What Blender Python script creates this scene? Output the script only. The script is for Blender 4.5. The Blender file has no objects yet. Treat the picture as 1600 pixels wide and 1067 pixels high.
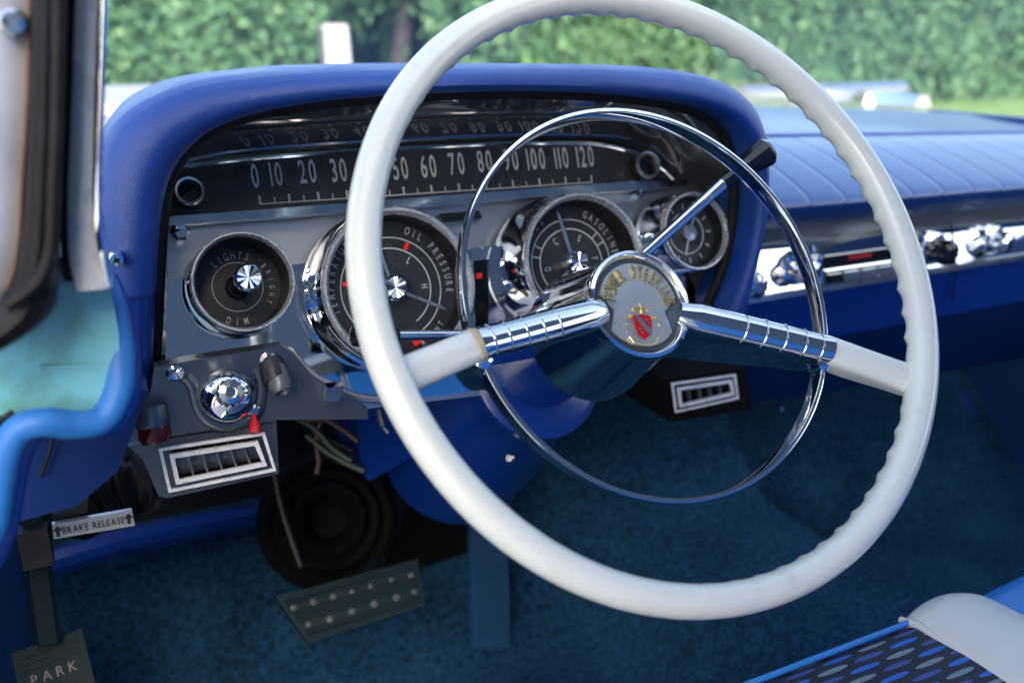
import bpy, bmesh, math, random
from mathutils import Vector, Matrix, noise
random.seed(7)
PI = math.pi
R = math.radians
S = bpy.context.scene
COL = S.collection

# ------------------------------------------------------------------ camera, sky, sun, exposure
F_PX, PITCH, YAW = 1350.0, 19.31, 25.4
WHEEL = Vector((0, 0, 0.635))                     # centre of the steering wheel, car floor is z = 0
TILT = R(33.8)
cam_d = bpy.data.cameras.new('camera')
cam = bpy.data.objects.new('camera', cam_d); COL.objects.link(cam)
cam.rotation_euler = (R(90 - PITCH), 0, R(-YAW))
CR = cam.rotation_euler.to_matrix()
CAM = WHEEL - CR @ Vector((0.108, 0.045, -0.570))
cam.location = CAM
cam_d.sensor_width = 36; cam_d.lens = 36 * F_PX / 1600
cam_d.clip_start = 0.02; cam_d.clip_end = 500
cam_d.dof.use_dof = True; cam_d.dof.focus_distance = 0.62; cam_d.dof.aperture_fstop = 4.0
S.camera = cam

SUN_EL, SUN_AZ = 29, 186                           # azimuth clockwise from +Y
w = bpy.data.worlds.new('World'); S.world = w; w.use_nodes = True
nt = w.node_tree
sky = nt.nodes.new('ShaderNodeTexSky'); sky.sky_type = 'NISHITA'; sky.sun_disc = False
sky.air_density = 1.0; sky.dust_density = 5.0; sky.ozone_density = .3
sky.sun_elevation = R(SUN_EL); sky.sun_rotation = R(SUN_AZ)
bg = nt.nodes['Background']; bg.inputs['Strength'].default_value = 0.15
nt.links.new(sky.outputs[0], bg.inputs[0])
sd = bpy.data.lights.new('sun', 'SUN'); sd.energy = 1.9; sd.angle = R(0.6); sd.color = (1, .95, .87)
sun = bpy.data.objects.new('sun', sd); COL.objects.link(sun)
sv = Vector((math.sin(R(SUN_AZ)) * math.cos(R(SUN_EL)), math.cos(R(SUN_AZ)) * math.cos(R(SUN_EL)), math.sin(R(SUN_EL))))
sun.rotation_euler = sv.to_track_quat('Z', 'Y').to_euler()
sun.location = sv * 30
S.view_settings.view_transform = 'Standard'; S.view_settings.look = 'None'
S.view_settings.exposure = 2.35; S.view_settings.gamma = 1
S.view_settings.use_curve_mapping = False
S.cycles.max_bounces = 10; S.cycles.glossy_bounces = 6; S.cycles.transparent_max_bounces = 12
S.cycles.caustics_reflective = False; S.cycles.caustics_refractive = False
S.cycles.use_denoising = True

# ------------------------------------------------------------------ pixel rays -> points on real planes of the car
def ray(px, py):
    return CR @ Vector(((px - 800) / F_PX, (533.5 - py) / F_PX, -1))
def PL(px, py, pt, n):
    d = ray(px, py); t = (pt - CAM).dot(n) / d.dot(n)
    return CAM + d * t
def PY(px, py, y): return PL(px, py, Vector((0, y, 0)), Vector((0, 1, 0)))
def PZ(px, py, z): return PL(px, py, Vector((0, 0, z)), Vector((0, 0, 1)))
def PX(px, py, x): return PL(px, py, Vector((x, 0, 0)), Vector((1, 0, 0)))
def PD(px, py, d): return CAM + ray(px, py) * d     # d = depth along the view axis

# ------------------------------------------------------------------ materials
def mat(name, base, rough=.5, metal=0, spec=.5, bump=None, var=0, vscale=30, rvar=0, coat=0, aniso=0, stretch=None, emit=None):
    m = bpy.data.materials.new(name); m.use_nodes = True
    n = m.node_tree.nodes; l = m.node_tree.links; b = n['Principled BSDF']
    b.inputs['Base Color'].default_value = (*base, 1); b.inputs['Roughness'].default_value = rough
    b.inputs['Metallic'].default_value = metal; b.inputs['Specular IOR Level'].default_value = spec
    b.inputs['Coat Weight'].default_value = coat; b.inputs['Coat Roughness'].default_value = .08
    tc = n.new('ShaderNodeTexCoord')
    vec = tc.outputs['Object']
    if stretch:
        mp = n.new('ShaderNodeMapping'); mp.inputs['Scale'].default_value = stretch
        l.new(vec, mp.inputs[0]); vec = mp.outputs[0]
    nz = n.new('ShaderNodeTexNoise'); nz.inputs['Scale'].default_value = vscale; nz.inputs['Detail'].default_value = 5
    l.new(vec, nz.inputs['Vector'])
    if var:
        mx = n.new('ShaderNodeMix'); mx.data_type = 'RGBA'
        mx.inputs[6].default_value = (*[c * (1 - var) for c in base], 1)
        mx.inputs[7].default_value = (*[min(1, c * (1 + var)) for c in base], 1)
        l.new(nz.outputs['Fac'], mx.inputs[0]); l.new(mx.outputs[2], b.inputs['Base Color'])
    if rvar:
        mr = n.new('ShaderNodeMapRange'); mr.inputs[1].default_value = .3; mr.inputs[2].default_value = .7
        mr.inputs[3].default_value = max(0, rough - rvar); mr.inputs[4].default_value = rough + rvar
        l.new(nz.outputs['Fac'], mr.inputs[0]); l.new(mr.outputs[0], b.inputs['Roughness'])
    if bump:
        kind, sc, st, dist = bump
        if kind == 'leather':
            t = n.new('ShaderNodeTexVoronoi'); t.feature = 'DISTANCE_TO_EDGE'; t.inputs['Scale'].default_value = sc
            l.new(tc.outputs['Object'], t.inputs['Vector']); out = t.outputs['Distance']
        else:
            t = n.new('ShaderNodeTexNoise'); t.inputs['Scale'].default_value = sc; t.inputs['Detail'].default_value = 4
            l.new(vec, t.inputs['Vector']); out = t.outputs['Fac']
        bp = n.new('ShaderNodeBump'); bp.inputs['Strength'].default_value = st; bp.inputs['Distance'].default_value = dist
        l.new(out, bp.inputs['Height']); l.new(bp.outputs[0], b.inputs['Normal'])
    if emit:
        b.inputs['Emission Color'].default_value = (*emit[:3], 1); b.inputs['Emission Strength'].default_value = emit[3]
    return m

M = {}
M['ivory'] = mat('ivory_plastic', (.76, .78, .71), .26, coat=.7, var=.05, vscale=14, rvar=.09)
M['chrome'] = mat('chrome', (.78, .80, .82), .045, 1, bump=('noise', 60, .03, .001), rvar=.03, vscale=90)
M['chrome_dull'] = mat('worn_chrome', (.62, .65, .68), .14, 1, rvar=.08, vscale=120)
M['silver'] = mat('brushed_silver', (.62, .64, .64), .32, 1, rvar=.06, stretch=(1, 1, 1), vscale=200)
M['alu'] = mat('brushed_panel', (.60, .64, .68), .36, .9, rvar=.03, stretch=(1, 40, 40), vscale=40)
M['grey_paint'] = mat('grey_metal_paint', (.13, .155, .18), .33, .75, rvar=.08, vscale=40)
M['badge'] = mat('badge_silver', (.64, .67, .67), .34, .7, aniso=.5, rvar=.05, vscale=80)
M['bezel'] = mat('bezel_silver', (.82, .84, .86), .28, .75, rvar=.05, vscale=90)
M['bezel_grey'] = mat('grey_enamel', (.10, .12, .14), .35, .3)
M['vinyl'] = mat('blue_leather', (.003, .046, .260), .36, bump=('leather', 850, .45, .0008), var=.12, rvar=.08, vscale=35, spec=.55)
M['blue_paint'] = mat('blue_paint', (.003, .034, .230), .30, coat=.2, var=.05)
M['blue_dark'] = mat('dark_blue_vinyl', (.002, .020, .115), .5, spec=.25, bump=('noise', 300, .1, .001), var=.06)
M['windlace'] = mat('light_blue_windlace', (.02, .16, .50), .5, bump=('leather', 900, .25, .0004), var=.08)
M['cyan'] = mat('turquoise_paint', (.15, .44, .53), .38, var=.5, vscale=9, rvar=.1)
M['rubber'] = mat('black_rubber', (.008, .008, .010), .5, spec=.18, var=.5, vscale=40, bump=('noise', 120, .15, .001))
M['steel'] = mat('pale_steel', (.50, .55, .64), .45, .35, var=.12, vscale=18)
M['rust'] = mat('rust', (.20, .11, .05), .8, var=.6, vscale=120)
M['black_gloss'] = mat('black_gloss', (.008, .009, .012), .07)
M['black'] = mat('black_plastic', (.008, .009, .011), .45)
M['face'] = mat('dial_black', (.038, .043, .050), .30, rvar=.05)
M['housing'] = mat('housing_grey', (.050, .057, .067), .05)
M['housing'].node_tree.nodes['Principled BSDF'].inputs['IOR'].default_value = 2.4
M['mark'] = mat('dial_marking', (.66, .70, .70), .5)
M['red'] = mat('red_mark', (.75, .03, .015), .4, emit=(.8, .02, .01, .05))  # faint self-glow added to the red, on unlit dial marks too
M['red_lens'] = mat('dark_red_lens', (.10, .006, .008), .12)
M['red_plastic'] = mat('red_plastic', (.55, .01, .02), .3)
M['gold'] = mat('gold', (.80, .60, .22), .28, 1, bump=('noise', 500, .5, .001))
M['shield_red'] = mat('red_enamel', (.55, .012, .02), .2)
M['label_plate'] = mat('label_plate', (.40, .42, .45), .35, .4)
M['pedal'] = mat('grey_green_rubber', (.012, .028, .036), .65, spec=.2, var=.25, vscale=60, bump=('noise', 200, .2, .001))
M['pedal_dot'] = mat('worn_rubber_dot', (.10, .125, .135), .45)
M['white_vinyl'] = mat('white_vinyl', (.74, .72, .67), .42, bump=('leather', 700, .2, .0004), var=.03)
M['seat_blue'] = mat('sky_blue_vinyl', (.035, .22, .62), .42, bump=('leather', 700, .2, .0004), var=.05)
M['hood'] = mat('pale_blue_paint', (.45, .55, .66), .12, coat=.8)
M['headliner'] = mat('headliner', (.16, .21, .28), .8)
M['door'] = mat('dark_blue_door', (.012, .06, .19), .5, var=.15)
M['wire_green'] = mat('green_wire', (.012, .035, .026), .5)
M['wire_brown'] = mat('brown_wire', (.07, .04, .03), .5)
M['stone'] = mat('white_post', (.24, .25, .29), .6, var=.05)
M['bark'] = mat('bark', (.030, .027, .032), .9, var=.4, vscale=8)
M['ground'] = mat('ground', (.34, .33, .31), .9, var=.4, vscale=3)

M['boot'] = mat('boot_rubber', (.004, .004, .005), .8, spec=.12)
def carpet_mat():
    m = mat('blue_carpet', (.006, .045, .105), .95, spec=.15)
    n = m.node_tree.nodes; l = m.node_tree.links; b = n['Principled BSDF']
    tc = n.new('ShaderNodeTexCoord')
    a = n.new('ShaderNodeTexNoise'); a.inputs['Scale'].default_value = 120; a.inputs['Detail'].default_value = 8; a.inputs['Roughness'].default_value = .75
    c = n.new('ShaderNodeTexNoise'); c.inputs['Scale'].default_value = 9; c.inputs['Detail'].default_value = 3
    l.new(tc.outputs['Object'], a.inputs['Vector']); l.new(tc.outputs['Object'], c.inputs['Vector'])
    mu = n.new('ShaderNodeMath'); mu.operation = 'MULTIPLY_ADD'; mu.inputs[1].default_value = .3; l.new(c.outputs['Fac'], mu.inputs[0]); l.new(a.outputs['Fac'], mu.inputs[2])
    cr = n.new('ShaderNodeValToRGB'); cr.color_ramp.elements[0].position = .53; cr.color_ramp.elements[1].position = .78
    cr.color_ramp.elements[0].color = (.003, .020, .052, 1); cr.color_ramp.elements[1].color = (.026, .118, .240, 1)
    l.new(mu.outputs[0], cr.inputs[0]); l.new(cr.outputs[0], b.inputs['Base Color'])
    bp = n.new('ShaderNodeBump'); bp.inputs['Strength'].default_value = 1; bp.inputs['Distance'].default_value = .010
    l.new(a.outputs['Fac'], bp.inputs['Height']); l.new(bp.outputs[0], b.inputs['Normal'])
    b.inputs['Sheen Weight'].default_value = .3; b.inputs['Sheen Tint'].default_value = (.1, .35, .6, 1)
    return m
M['carpet'] = carpet_mat()

def stain(m, colour, scale, lo, hi):
    n = m.node_tree.nodes; l = m.node_tree.links; b = n['Principled BSDF']
    src = b.inputs['Base Color'].links[0].from_socket
    tc = n.new('ShaderNodeTexCoord'); nz = n.new('ShaderNodeTexNoise'); nz.inputs['Scale'].default_value = scale; nz.inputs['Detail'].default_value = 8; nz.inputs['Roughness'].default_value = .65
    l.new(tc.outputs['Object'], nz.inputs['Vector'])
    mr = n.new('ShaderNodeMapRange'); mr.inputs[1].default_value = lo; mr.inputs[2].default_value = hi; l.new(nz.outputs['Fac'], mr.inputs[0])
    mx = n.new('ShaderNodeMix'); mx.data_type = 'RGBA'; l.new(mr.outputs[0], mx.inputs[0]); l.new(src, mx.inputs[6]); mx.inputs[7].default_value = (*colour, 1)
    l.new(mx.outputs[2], b.inputs['Base Color'])
stain(M['cyan'], (.10, .27, .20), 16, .50, .66)
stain(M['ivory'], (.62, .57, .44), 22, .60, .85)
stain(M['steel'], (.30, .34, .42), 14, .5, .75)
stain(M['rubber'], (.018, .022, .030), 30, .55, .8)
def seat_mat():
    m = mat('ellipse_brocade', (.01, .015, .05), .7)
    n = m.node_tree.nodes; l = m.node_tree.links; b = n['Principled BSDF']
    def math_(op, a, c=None):
        q = n.new('ShaderNodeMath'); q.operation = op
        for i, v in enumerate((a, c)):
            if v is None: continue
            if isinstance(v, (int, float)): q.inputs[i].default_value = v
            else: l.new(v, q.inputs[i])
        return q.outputs[0]
    tc = n.new('ShaderNodeTexCoord'); sp = n.new('ShaderNodeSeparateXYZ'); l.new(tc.outputs['UV'], sp.inputs[0])
    u = math_('DIVIDE', sp.outputs[0], .037); v = math_('DIVIDE', sp.outputs[1], .0092)
    row = math_('FLOOR', v); fv = math_('SUBTRACT', math_('FRACT', v), .5)
    u2 = math_('ADD', u, math_('MULTIPLY', row, .37)); cell = math_('FLOOR', u2); fu = math_('SUBTRACT', math_('FRACT', u2), .5)
    d = math_('ADD', math_('POWER', math_('DIVIDE', fu, .40), 2), math_('POWER', math_('DIVIDE', fv, .25), 2))
    inside = math_('LESS_THAN', d, 1)
    k = math_('FLOORED_MODULO', math_('ADD', cell, math_('MULTIPLY', row, 2)), 3) if False else math_('MODULO', math_('ADD', math_('ADD', cell, row), 3000), 3)
    k = math_('DIVIDE', math_('ADD', math_('FLOOR', math_('ADD', k, .01)), .5), 3)
    cr = n.new('ShaderNodeValToRGB'); cr.color_ramp.interpolation = 'CONSTANT'
    e = cr.color_ramp.elements; e[0].position = 0; e[0].color = (.02, .14, .55, 1); e[1].position = .333; e[1].color = (.19, .26, .31, 1)
    x = e.new(.666); x.color = (.055, .085, .30, 1)
    l.new(k, cr.inputs[0])
    mx = n.new('ShaderNodeMix'); mx.data_type = 'RGBA'; mx.inputs[6].default_value = (.010, .013, .035, 1)
    l.new(inside, mx.inputs[0]); l.new(cr.outputs[0], mx.inputs[7])
    nz = n.new('ShaderNodeTexNoise'); nz.inputs['Scale'].default_value = 1500; l.new(tc.outputs['UV'], nz.inputs['Vector'])
    mm = n.new('ShaderNodeMix'); mm.data_type = 'RGBA'; mm.blend_type = 'MULTIPLY'; mm.inputs[0].default_value = .7
    l.new(mx.outputs[2], mm.inputs[6]); l.new(nz.outputs['Fac'], mm.inputs[7])
    sc = n.new('ShaderNodeMix'); sc.data_type = 'RGBA'; sc.blend_type = 'ADD'; sc.inputs[0].default_value = .6
    l.new(mm.outputs[2], sc.inputs[6]); l.new(mm.outputs[2], sc.inputs[7]); l.new(sc.outputs[2], b.inputs['Base Color'])
    bp = n.new('ShaderNodeBump'); bp.inputs['Strength'].default_value = .3; bp.inputs['Distance'].default_value = .001
    l.new(math_('ADD', inside, nz.outputs['Fac']), bp.inputs['Height']); l.new(bp.outputs[0], b.inputs['Normal'])
    return m
M['brocade'] = seat_mat()

def pleat_mat():
    m = mat('pleated_vinyl', (.008, .055, .22), .30, var=.05, spec=.8, coat=.3)
    n = m.node_tree.nodes; l = m.node_tree.links; b = n['Principled BSDF']
    tc = n.new('ShaderNodeTexCoord'); sp = n.new('ShaderNodeSeparateXYZ'); l.new(tc.outputs['UV'], sp.inputs[0])
    def mth(op, a, c):
        q = n.new('ShaderNodeMath'); q.operation = op
        for i, v in enumerate((a, c)):
            if isinstance(v, (int, float)): q.inputs[i].default_value = v
            else: l.new(v, q.inputs[i])
        return q.outputs[0]
    fr = mth('FRACT', mth('ADD', mth('MULTIPLY', sp.outputs[0], 1), 0), 0)
    d = mth('ABSOLUTE', mth('SUBTRACT', fr, .5), 0)
    groove = mth('POWER', mth('SUBTRACT', 1, mth('MULTIPLY', d, 2)), 12)
    mask = mth('MULTIPLY', mth('GREATER_THAN', sp.outputs[1], .22), mth('LESS_THAN', sp.outputs[1], .86))
    h = mth('MULTIPLY', mth('MULTIPLY', groove, mask), -1)
    bp = n.new('ShaderNodeBump'); bp.inputs['Strength'].default_value = .35; bp.inputs['Distance'].default_value = .005
    l.new(h, bp.inputs['Height']); l.new(bp.outputs[0], b.inputs['Normal'])
    return m
M['pleat'] = pleat_mat()

def glass_mat():
    m = bpy.data.materials.new('windshield_glass'); m.use_nodes = True
    n = m.node_tree.nodes; l = m.node_tree.links
    for q in list(n):
        if q.type == 'BSDF_PRINCIPLED': n.remove(q)
    t = n.new('ShaderNodeBsdfTransparent'); t.inputs[0].default_value = (.93, .97, .96, 1)
    g = n.new('ShaderNodeBsdfGlossy'); g.inputs['Roughness'].default_value = .02
    f0 = n.new('ShaderNodeLayerWeight'); f0.inputs[0].default_value = .5
    pw = n.new('ShaderNodeMath'); pw.operation = 'POWER'; pw.inputs[1].default_value = 5; l.new(f0.outputs['Facing'], pw.inputs[0])
    f = n.new('ShaderNodeMath'); f.operation = 'MULTIPLY_ADD'; f.inputs[1].default_value = .7; f.inputs[2].default_value = .05; l.new(pw.outputs[0], f.inputs[0])
    mx = n.new('ShaderNodeMixShader'); l.new(f.outputs[0], mx.inputs[0]); l.new(t.outputs[0], mx.inputs[1]); l.new(g.outputs[0], mx.inputs[2])
    l.new(mx.outputs[0], n['Material Output'].inputs[0])
    return m
M['glass'] = glass_mat()

def leaf_mat():
    m = mat('hedge_leaf', (.06, .13, .03), .55, spec=.3)
    n = m.node_tree.nodes; l = m.node_tree.links; b = n['Principled BSDF']
    g = n.new('ShaderNodeNewGeometry'); cr = n.new('ShaderNodeValToRGB')
    e = cr.color_ramp.elements; e[0].color = (.050, .125, .075, 1); e[1].color = (.10, .20, .090, 1)
    x = e.new(.55); x.color = (.070, .16, .080, 1)
    l.new(g.outputs['Random Per Island'], cr.inputs[0]); l.new(cr.outputs[0], b.inputs['Base Color'])
    tr = n.new('ShaderNodeBsdfTranslucent'); l.new(cr.outputs[0], tr.inputs[0])
    mx = n.new('ShaderNodeMixShader'); mx.inputs[0].default_value = .3
    l.new(b.outputs[0], mx.inputs[1]); l.new(tr.outputs[0], mx.inputs[2]); l.new(mx.outputs[0], n['Material Output'].inputs[0])
    return m
M['leaf'] = leaf_mat()
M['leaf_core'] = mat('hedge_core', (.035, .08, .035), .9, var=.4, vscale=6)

# ------------------------------------------------------------------ mesh helpers (all in world coordinates; obj() moves to the root's origin)
def thing(name, loc, label, cat, group=None):
    o = bpy.data.objects.new(name, None); COL.objects.link(o); o.location = loc
    o.empty_display_size = .05
    o['label'] = label; o['category'] = cat
    if group: o['group'] = group
    return o
def root_loc(p):
    while p.parent: p = p.parent
    return Vector(p.location)
def obj(name, bm, m, parent=None, label=None, cat=None, kind=None, group=None, sharp=35, uv=None):
    if parent is not None:
        bmesh.ops.translate(bm, verts=bm.verts, vec=-root_loc(parent))
        loc = None
    else:
        c = sum((v.co for v in bm.verts), Vector()) / max(1, len(bm.verts))
        c.z = min(v.co.z for v in bm.verts)
        if kind == 'structure': c = Vector((0, 0, 0))
        bmesh.ops.translate(bm, verts=bm.verts, vec=-c); loc = c
    bmesh.ops.recalc_face_normals(bm, faces=bm.faces) if not getattr(bm, '_keep', False) else None
    me = bpy.data.meshes.new(name); bm.to_mesh(me); bm.free()
    mats = m if isinstance(m, list) else [m]
    for q in mats: me.materials.append(q)
    if len(me.polygons):
        me.shade_smooth(); me.set_sharp_from_angle(angle=R(sharp))
    o = bpy.data.objects.new(name, me); COL.objects.link(o)
    if parent is not None: o.parent = parent
    else: o.location = loc
    if label: o['label'] = label
    if cat: o['category'] = cat
    if kind: o['kind'] = kind
    if group: o['group'] = group
    return o
def NB(): return bmesh.new()

def frame(o, ex, ey, ez):
    m = Matrix.Identity(4)
    for i, v in enumerate((ex, ey, ez)):
        for j in range(3): m[j][i] = v[j]
    for j in range(3): m[j][3] = o[j]
    return m
def zframe(o, ez, up=Vector((0, 0, 1))):
    ez = ez.normalized()
    ex = up.cross(ez)
    if ex.length < 1e-4: ex = Vector((1, 0, 0))
    ex.normalize()
    return frame(o, ex, ez.cross(ex), ez)

def loft(bm, rings, closed=True, caps=True, wrap=False, mi=0):
    """rings: lists of points, same count; closed = each ring is a loop; wrap = last ring joins the first"""
    vs = [[bm.verts.new(p) for p in r] for r in rings]
    n = len(rings[0]); k = len(rings)
    for i in range(k if wrap else k - 1):
        a, b = vs[i], vs[(i + 1) % k]
        for j in range(n if closed else n - 1):
            f = bm.faces.new((a[j], a[(j + 1) % n], b[(j + 1) % n], b[j])); f.material_index = mi
    if caps and closed and not wrap:
        bm.faces.new(vs[0]).material_index = mi; bm.faces.new(vs[-1]).material_index = mi
    return vs
def catmull(pts, sub=6, closed=False):
    out = []; n = len(pts)
    rng = range(n if closed else n - 1)
    for i in rng:
        if closed: p0, p1, p2, p3 = pts[i - 1], pts[i], pts[(i + 1) % n], pts[(i + 2) % n]
        else: p0, p1, p2, p3 = pts[max(0, i - 1)], pts[i], pts[i + 1], pts[min(n - 1, i + 2)]
        for s in range(sub):
            t = s / sub
            out.append(.5 * ((2 * p1) + (p2 - p0) * t + (2 * p0 - 5 * p1 + 4 * p2 - p3) * t * t + (3 * p1 - p0 - 3 * p2 + p3) * t ** 3))
    if not closed: out.append(pts[-1].copy())
    return out
def tube(bm, pts, r, seg=12, closed=False, up=None, sq=None, caps=True):
    """sweep; r number or list; sq=(a,b) section half sizes along side/up (superellipse)"""
    n = len(pts); rings = []
    prev = None
    for i in range(n):
        if closed: t = (pts[(i + 1) % n] - pts[i - 1])
        else: t = pts[min(n - 1, i + 1)] - pts[max(0, i - 1)]
        t.normalize()
        if up is not None: u = (up - t * up.dot(t)).normalized()
        elif prev is None:
            a = Vector((0, 0, 1)) if abs(t.z) < .9 else Vector((1, 0, 0))
            u = (a - t * a.dot(t)).normalized()
        else: u = (prev - t * prev.dot(t)).normalized()
        prev = u; s = t.cross(u)
        rr = r[i] if isinstance(r, (list, tuple)) else r
        ring = []
        for k in range(seg):
            a = 2 * PI * k / seg; c, sn = math.cos(a), math.sin(a)
            if sq:
                e = .4
                c2 = math.copysign(abs(c) ** e, c) * sq[0]; s2 = math.copysign(abs(sn) ** e, sn) * sq[1]
            else: c2, s2 = c * rr, sn * rr
            ring.append(pts[i] + s * c2 + u * s2)
        rings.append(ring)
    loft(bm, rings, True, caps, closed)
def lathe(bm, fr, prof, seg=48, cap0=True, cap1=True, a0=0):
    rings = []
    for r, z in prof:
        rings.append([fr @ Vector((max(r, 1e-5) * math.cos(a0 + 2 * PI * k / seg), max(r, 1e-5) * math.sin(a0 + 2 * PI * k / seg), z)) for k in range(seg)])
    vs = loft(bm, rings, True, False)
    if cap0 and prof[0][0] > 1e-4: bm.faces.new(vs[0])
    if cap1 and prof[-1][0] > 1e-4: bm.faces.new(vs[-1])
def prism(bm, pts, d, mi=0):
    """polygon of points pushed along d"""
    a = [bm.verts.new(p) for p in pts]; b = [bm.verts.new(p + d) for p in pts]
    n = len(a)
    fs = [bm.faces.new(a), bm.faces.new(b[::-1])]
    for i in range(n): fs.append(bm.faces.new((a[i], b[i], b[(i + 1) % n], a[(i + 1) % n])))
    for f in fs: f.material_index = mi
    return a + b
def bevel(bm, w, seg=2, ang=30):
    es = [e for e in bm.edges if len(e.link_faces) == 2 and e.calc_face_angle(0) > R(ang)]
    bmesh.ops.bevel(bm, geom=es, offset=w, segments=seg, affect='EDGES', profile=.6, clamp_overlap=True)
def box(bm, fr, sx, sy, sz):
    pts = [fr @ Vector((x * sx, y * sy, -sz)) for x, y in ((-1, -1), (1, -1), (1, 1), (-1, 1))]
    prism(bm, pts, (fr.to_3x3() @ Vector((0, 0, 1))) * 2 * sz)
def plate(pts, d, bv=0, seg=2):
    bm = NB(); prism(bm, pts, d)
    if bv: bevel(bm, bv, seg)
    return bm
def grid(bm, rows, uvs=None):
    vs = [[bm.verts.new(p) for p in r] for r in rows]
    uvl = bm.loops.layers.uv.new('uv') if uvs else None
    for i in range(len(rows) - 1):
        for j in range(len(rows[0]) - 1):
            f = bm.faces.new((vs[i][j], vs[i][j + 1], vs[i + 1][j + 1], vs[i + 1][j]))
            if uvs:
                for lp, (a, b) in zip(f.loops, ((i, j), (i, j + 1), (i + 1, j + 1), (i + 1, j))): lp[uvl].uv = uvs[a][b]
    return vs
def solid_sheet(bm, d):
    g = bmesh.ops.solidify(bm, geom=bm.faces[:], thickness=d)

_glyph = {}
def glyph(ch, bold):
    k = (ch, bold)
    if k not in _glyph:
        cu = bpy.data.curves.new('t', 'FONT'); cu.body = ch; cu.size = 1; cu.offset = bold; cu.resolution_u = 3
        o = bpy.data.objects.new('t', cu); me = o.to_mesh()
        v = [x.co.copy() for x in me.vertices]; f = [tuple(p.vertices) for p in me.polygons]
        o.to_mesh_clear(); bpy.data.objects.remove(o); bpy.data.curves.remove(cu)
        xs = [p.x for p in v] or [0]
        _glyph[k] = (v, f, min(xs), max(xs))
    return _glyph[k]
CAPH = .73
def put_text(bm, txt, fr, h, wide=1.0, bold=0.0, gap=.10, depth=0.0):
    """flat lettering centred on fr's origin, cap height h, in fr's XY plane"""
    gl = [glyph(c, bold) if c != ' ' else None for c in txt]
    ws = [(g[3] - g[2]) if g else .3 for g in gl]
    tot = sum(ws) + gap * (len(txt) - 1); x = -tot / 2; s = h / CAPH
    for g, w_ in zip(gl, ws):
        if g:
            v, f, x0, x1 = g
            vv = [bm.verts.new(fr @ Vector(((p.x - x0 + x) * s * wide, (p.y - CAPH / 2) * s, 0))) for p in v]
            nf = []
            for q in f:
                try: nf.append(bm.faces.new([vv[i] for i in q]))
                except ValueError: pass
            if depth:
                r = bmesh.ops.extrude_face_region(bm, geom=nf)
                ev = [e for e in r['geom'] if isinstance(e, bmesh.types.BMVert)]
                bmesh.ops.translate(bm, verts=ev, vec=(fr.to_3x3() @ Vector((0, 0, depth))))
        x += w_ + gap
def arc_text(bm, txt, fr, rad, a0, a1, h, wide=.7, bold=0, inward=False, depth=0):
    n = len(txt)
    for i, c in enumerate(txt):
        if c == ' ': continue
        a = R(a0 + (a1 - a0) * (i / max(1, n - 1)))
        p = Vector((rad * math.cos(a), rad * math.sin(a), 0))
        rot = a - PI / 2 if not inward else a + PI / 2
        f2 = fr @ Matrix.Translation(p) @ Matrix.Rotation(rot, 4, 'Z')
        put_text(bm, c, f2, h, wide, bold, depth=depth)
def ring_mark(bm, fr, r, wd, a0=0, a1=360, z=0, seg=64):
    n = max(4, int(seg * abs(a1 - a0) / 360))
    rows = []
    for rr in (r - wd / 2, r + wd / 2):
        rows.append([fr @ Vector((rr * math.cos(R(a0 + (a1 - a0) * i / n)), rr * math.sin(R(a0 + (a1 - a0) * i / n)), z)) for i in range(n + 1)])
    grid(bm, rows)
def rect_mark(bm, fr, x, y, w_, h_, rot=0, z=0):
    f2 = fr @ Matrix.Translation((x, y, z)) @ Matrix.Rotation(rot, 4, 'Z')
    bm.faces.new([bm.verts.new(f2 @ Vector((a * w_ / 2, b * h_ / 2, 0))) for a, b in ((-1, -1), (1, -1), (1, 1), (-1, 1))])

X = Vector((1, 0, 0)); Y = Vector((0, 1, 0)); Z = Vector((0, 0, 1))

# ------------------------------------------------------------------ the outside
bm = NB(); grid(bm, [[Vector((x, y, -.36)) for x in (-150, 150)] for y in (-150, 150)])
obj('ground', bm, M['ground'], kind='structure')

def hedge(name, x0, x1, y, depth, top, label, n, seed, z0=-.36):
    rnd = random.Random(seed)
    root = thing(name, ((x0 + x1) / 2, y, z0), label, 'hedge', 'clipped hedges beyond the car')
    bm = NB(); nx = 40; nz = 10
    rows = []
    for k in range(nz + 1):
        z = z0 + (top - .10 - z0) * k / nz
        rows.append([Vector((x0 + .1 + (x1 - x0 - .2) * i / nx, y + .12 + .10 * noise.noise(Vector((i * .6, k * .7, seed))), z)) for i in range(nx + 1)])
    rows.append([Vector((p.x, y + depth, p.z)) for p in rows[-1]])
    rows.append([Vector((p.x, y + depth, z0)) for p in rows[-1]])
    grid(bm, rows)
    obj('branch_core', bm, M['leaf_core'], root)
    bm = NB()
    for i in range(n):
        face = rnd.random()
        px = rnd.uniform(x0, x1)
        if face < .8:
            pz = rnd.uniform(z0 + .5, top); lump = .22 * noise.noise(Vector((px * 1.3, pz * 1.6, seed)))
            p = Vector((px, y + lump + rnd.gauss(0, .06), pz))
        else:
            p = Vector((px, y + rnd.uniform(0, depth), top + .08 * noise.noise(Vector((px * 1.3, seed, 3))) + rnd.gauss(0, .04)))
        s = rnd.uniform(.035, .075)
        d = Vector((rnd.gauss(0, 1), rnd.gauss(-.7, 1), rnd.gauss(.4, 1))).normalized()
        f = zframe(p, d) @ Matrix.Rotation(rnd.uniform(0, 6.3), 4, 'Z')
        pts = [f @ Vector(q) for q in ((-s, 0, 0), (0, -s * .45, s * .12), (s, 0, -.1 * s), (0, s * .45, s * .12))]
        bm.faces.new([bm.verts.new(q) for q in pts])
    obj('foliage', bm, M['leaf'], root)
hedge('hedge', -1.6, 1.55, 7.2, 1.2, 1.15, 'shorter light green clipped hedge behind the white post on the left', 14000, 3)
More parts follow.
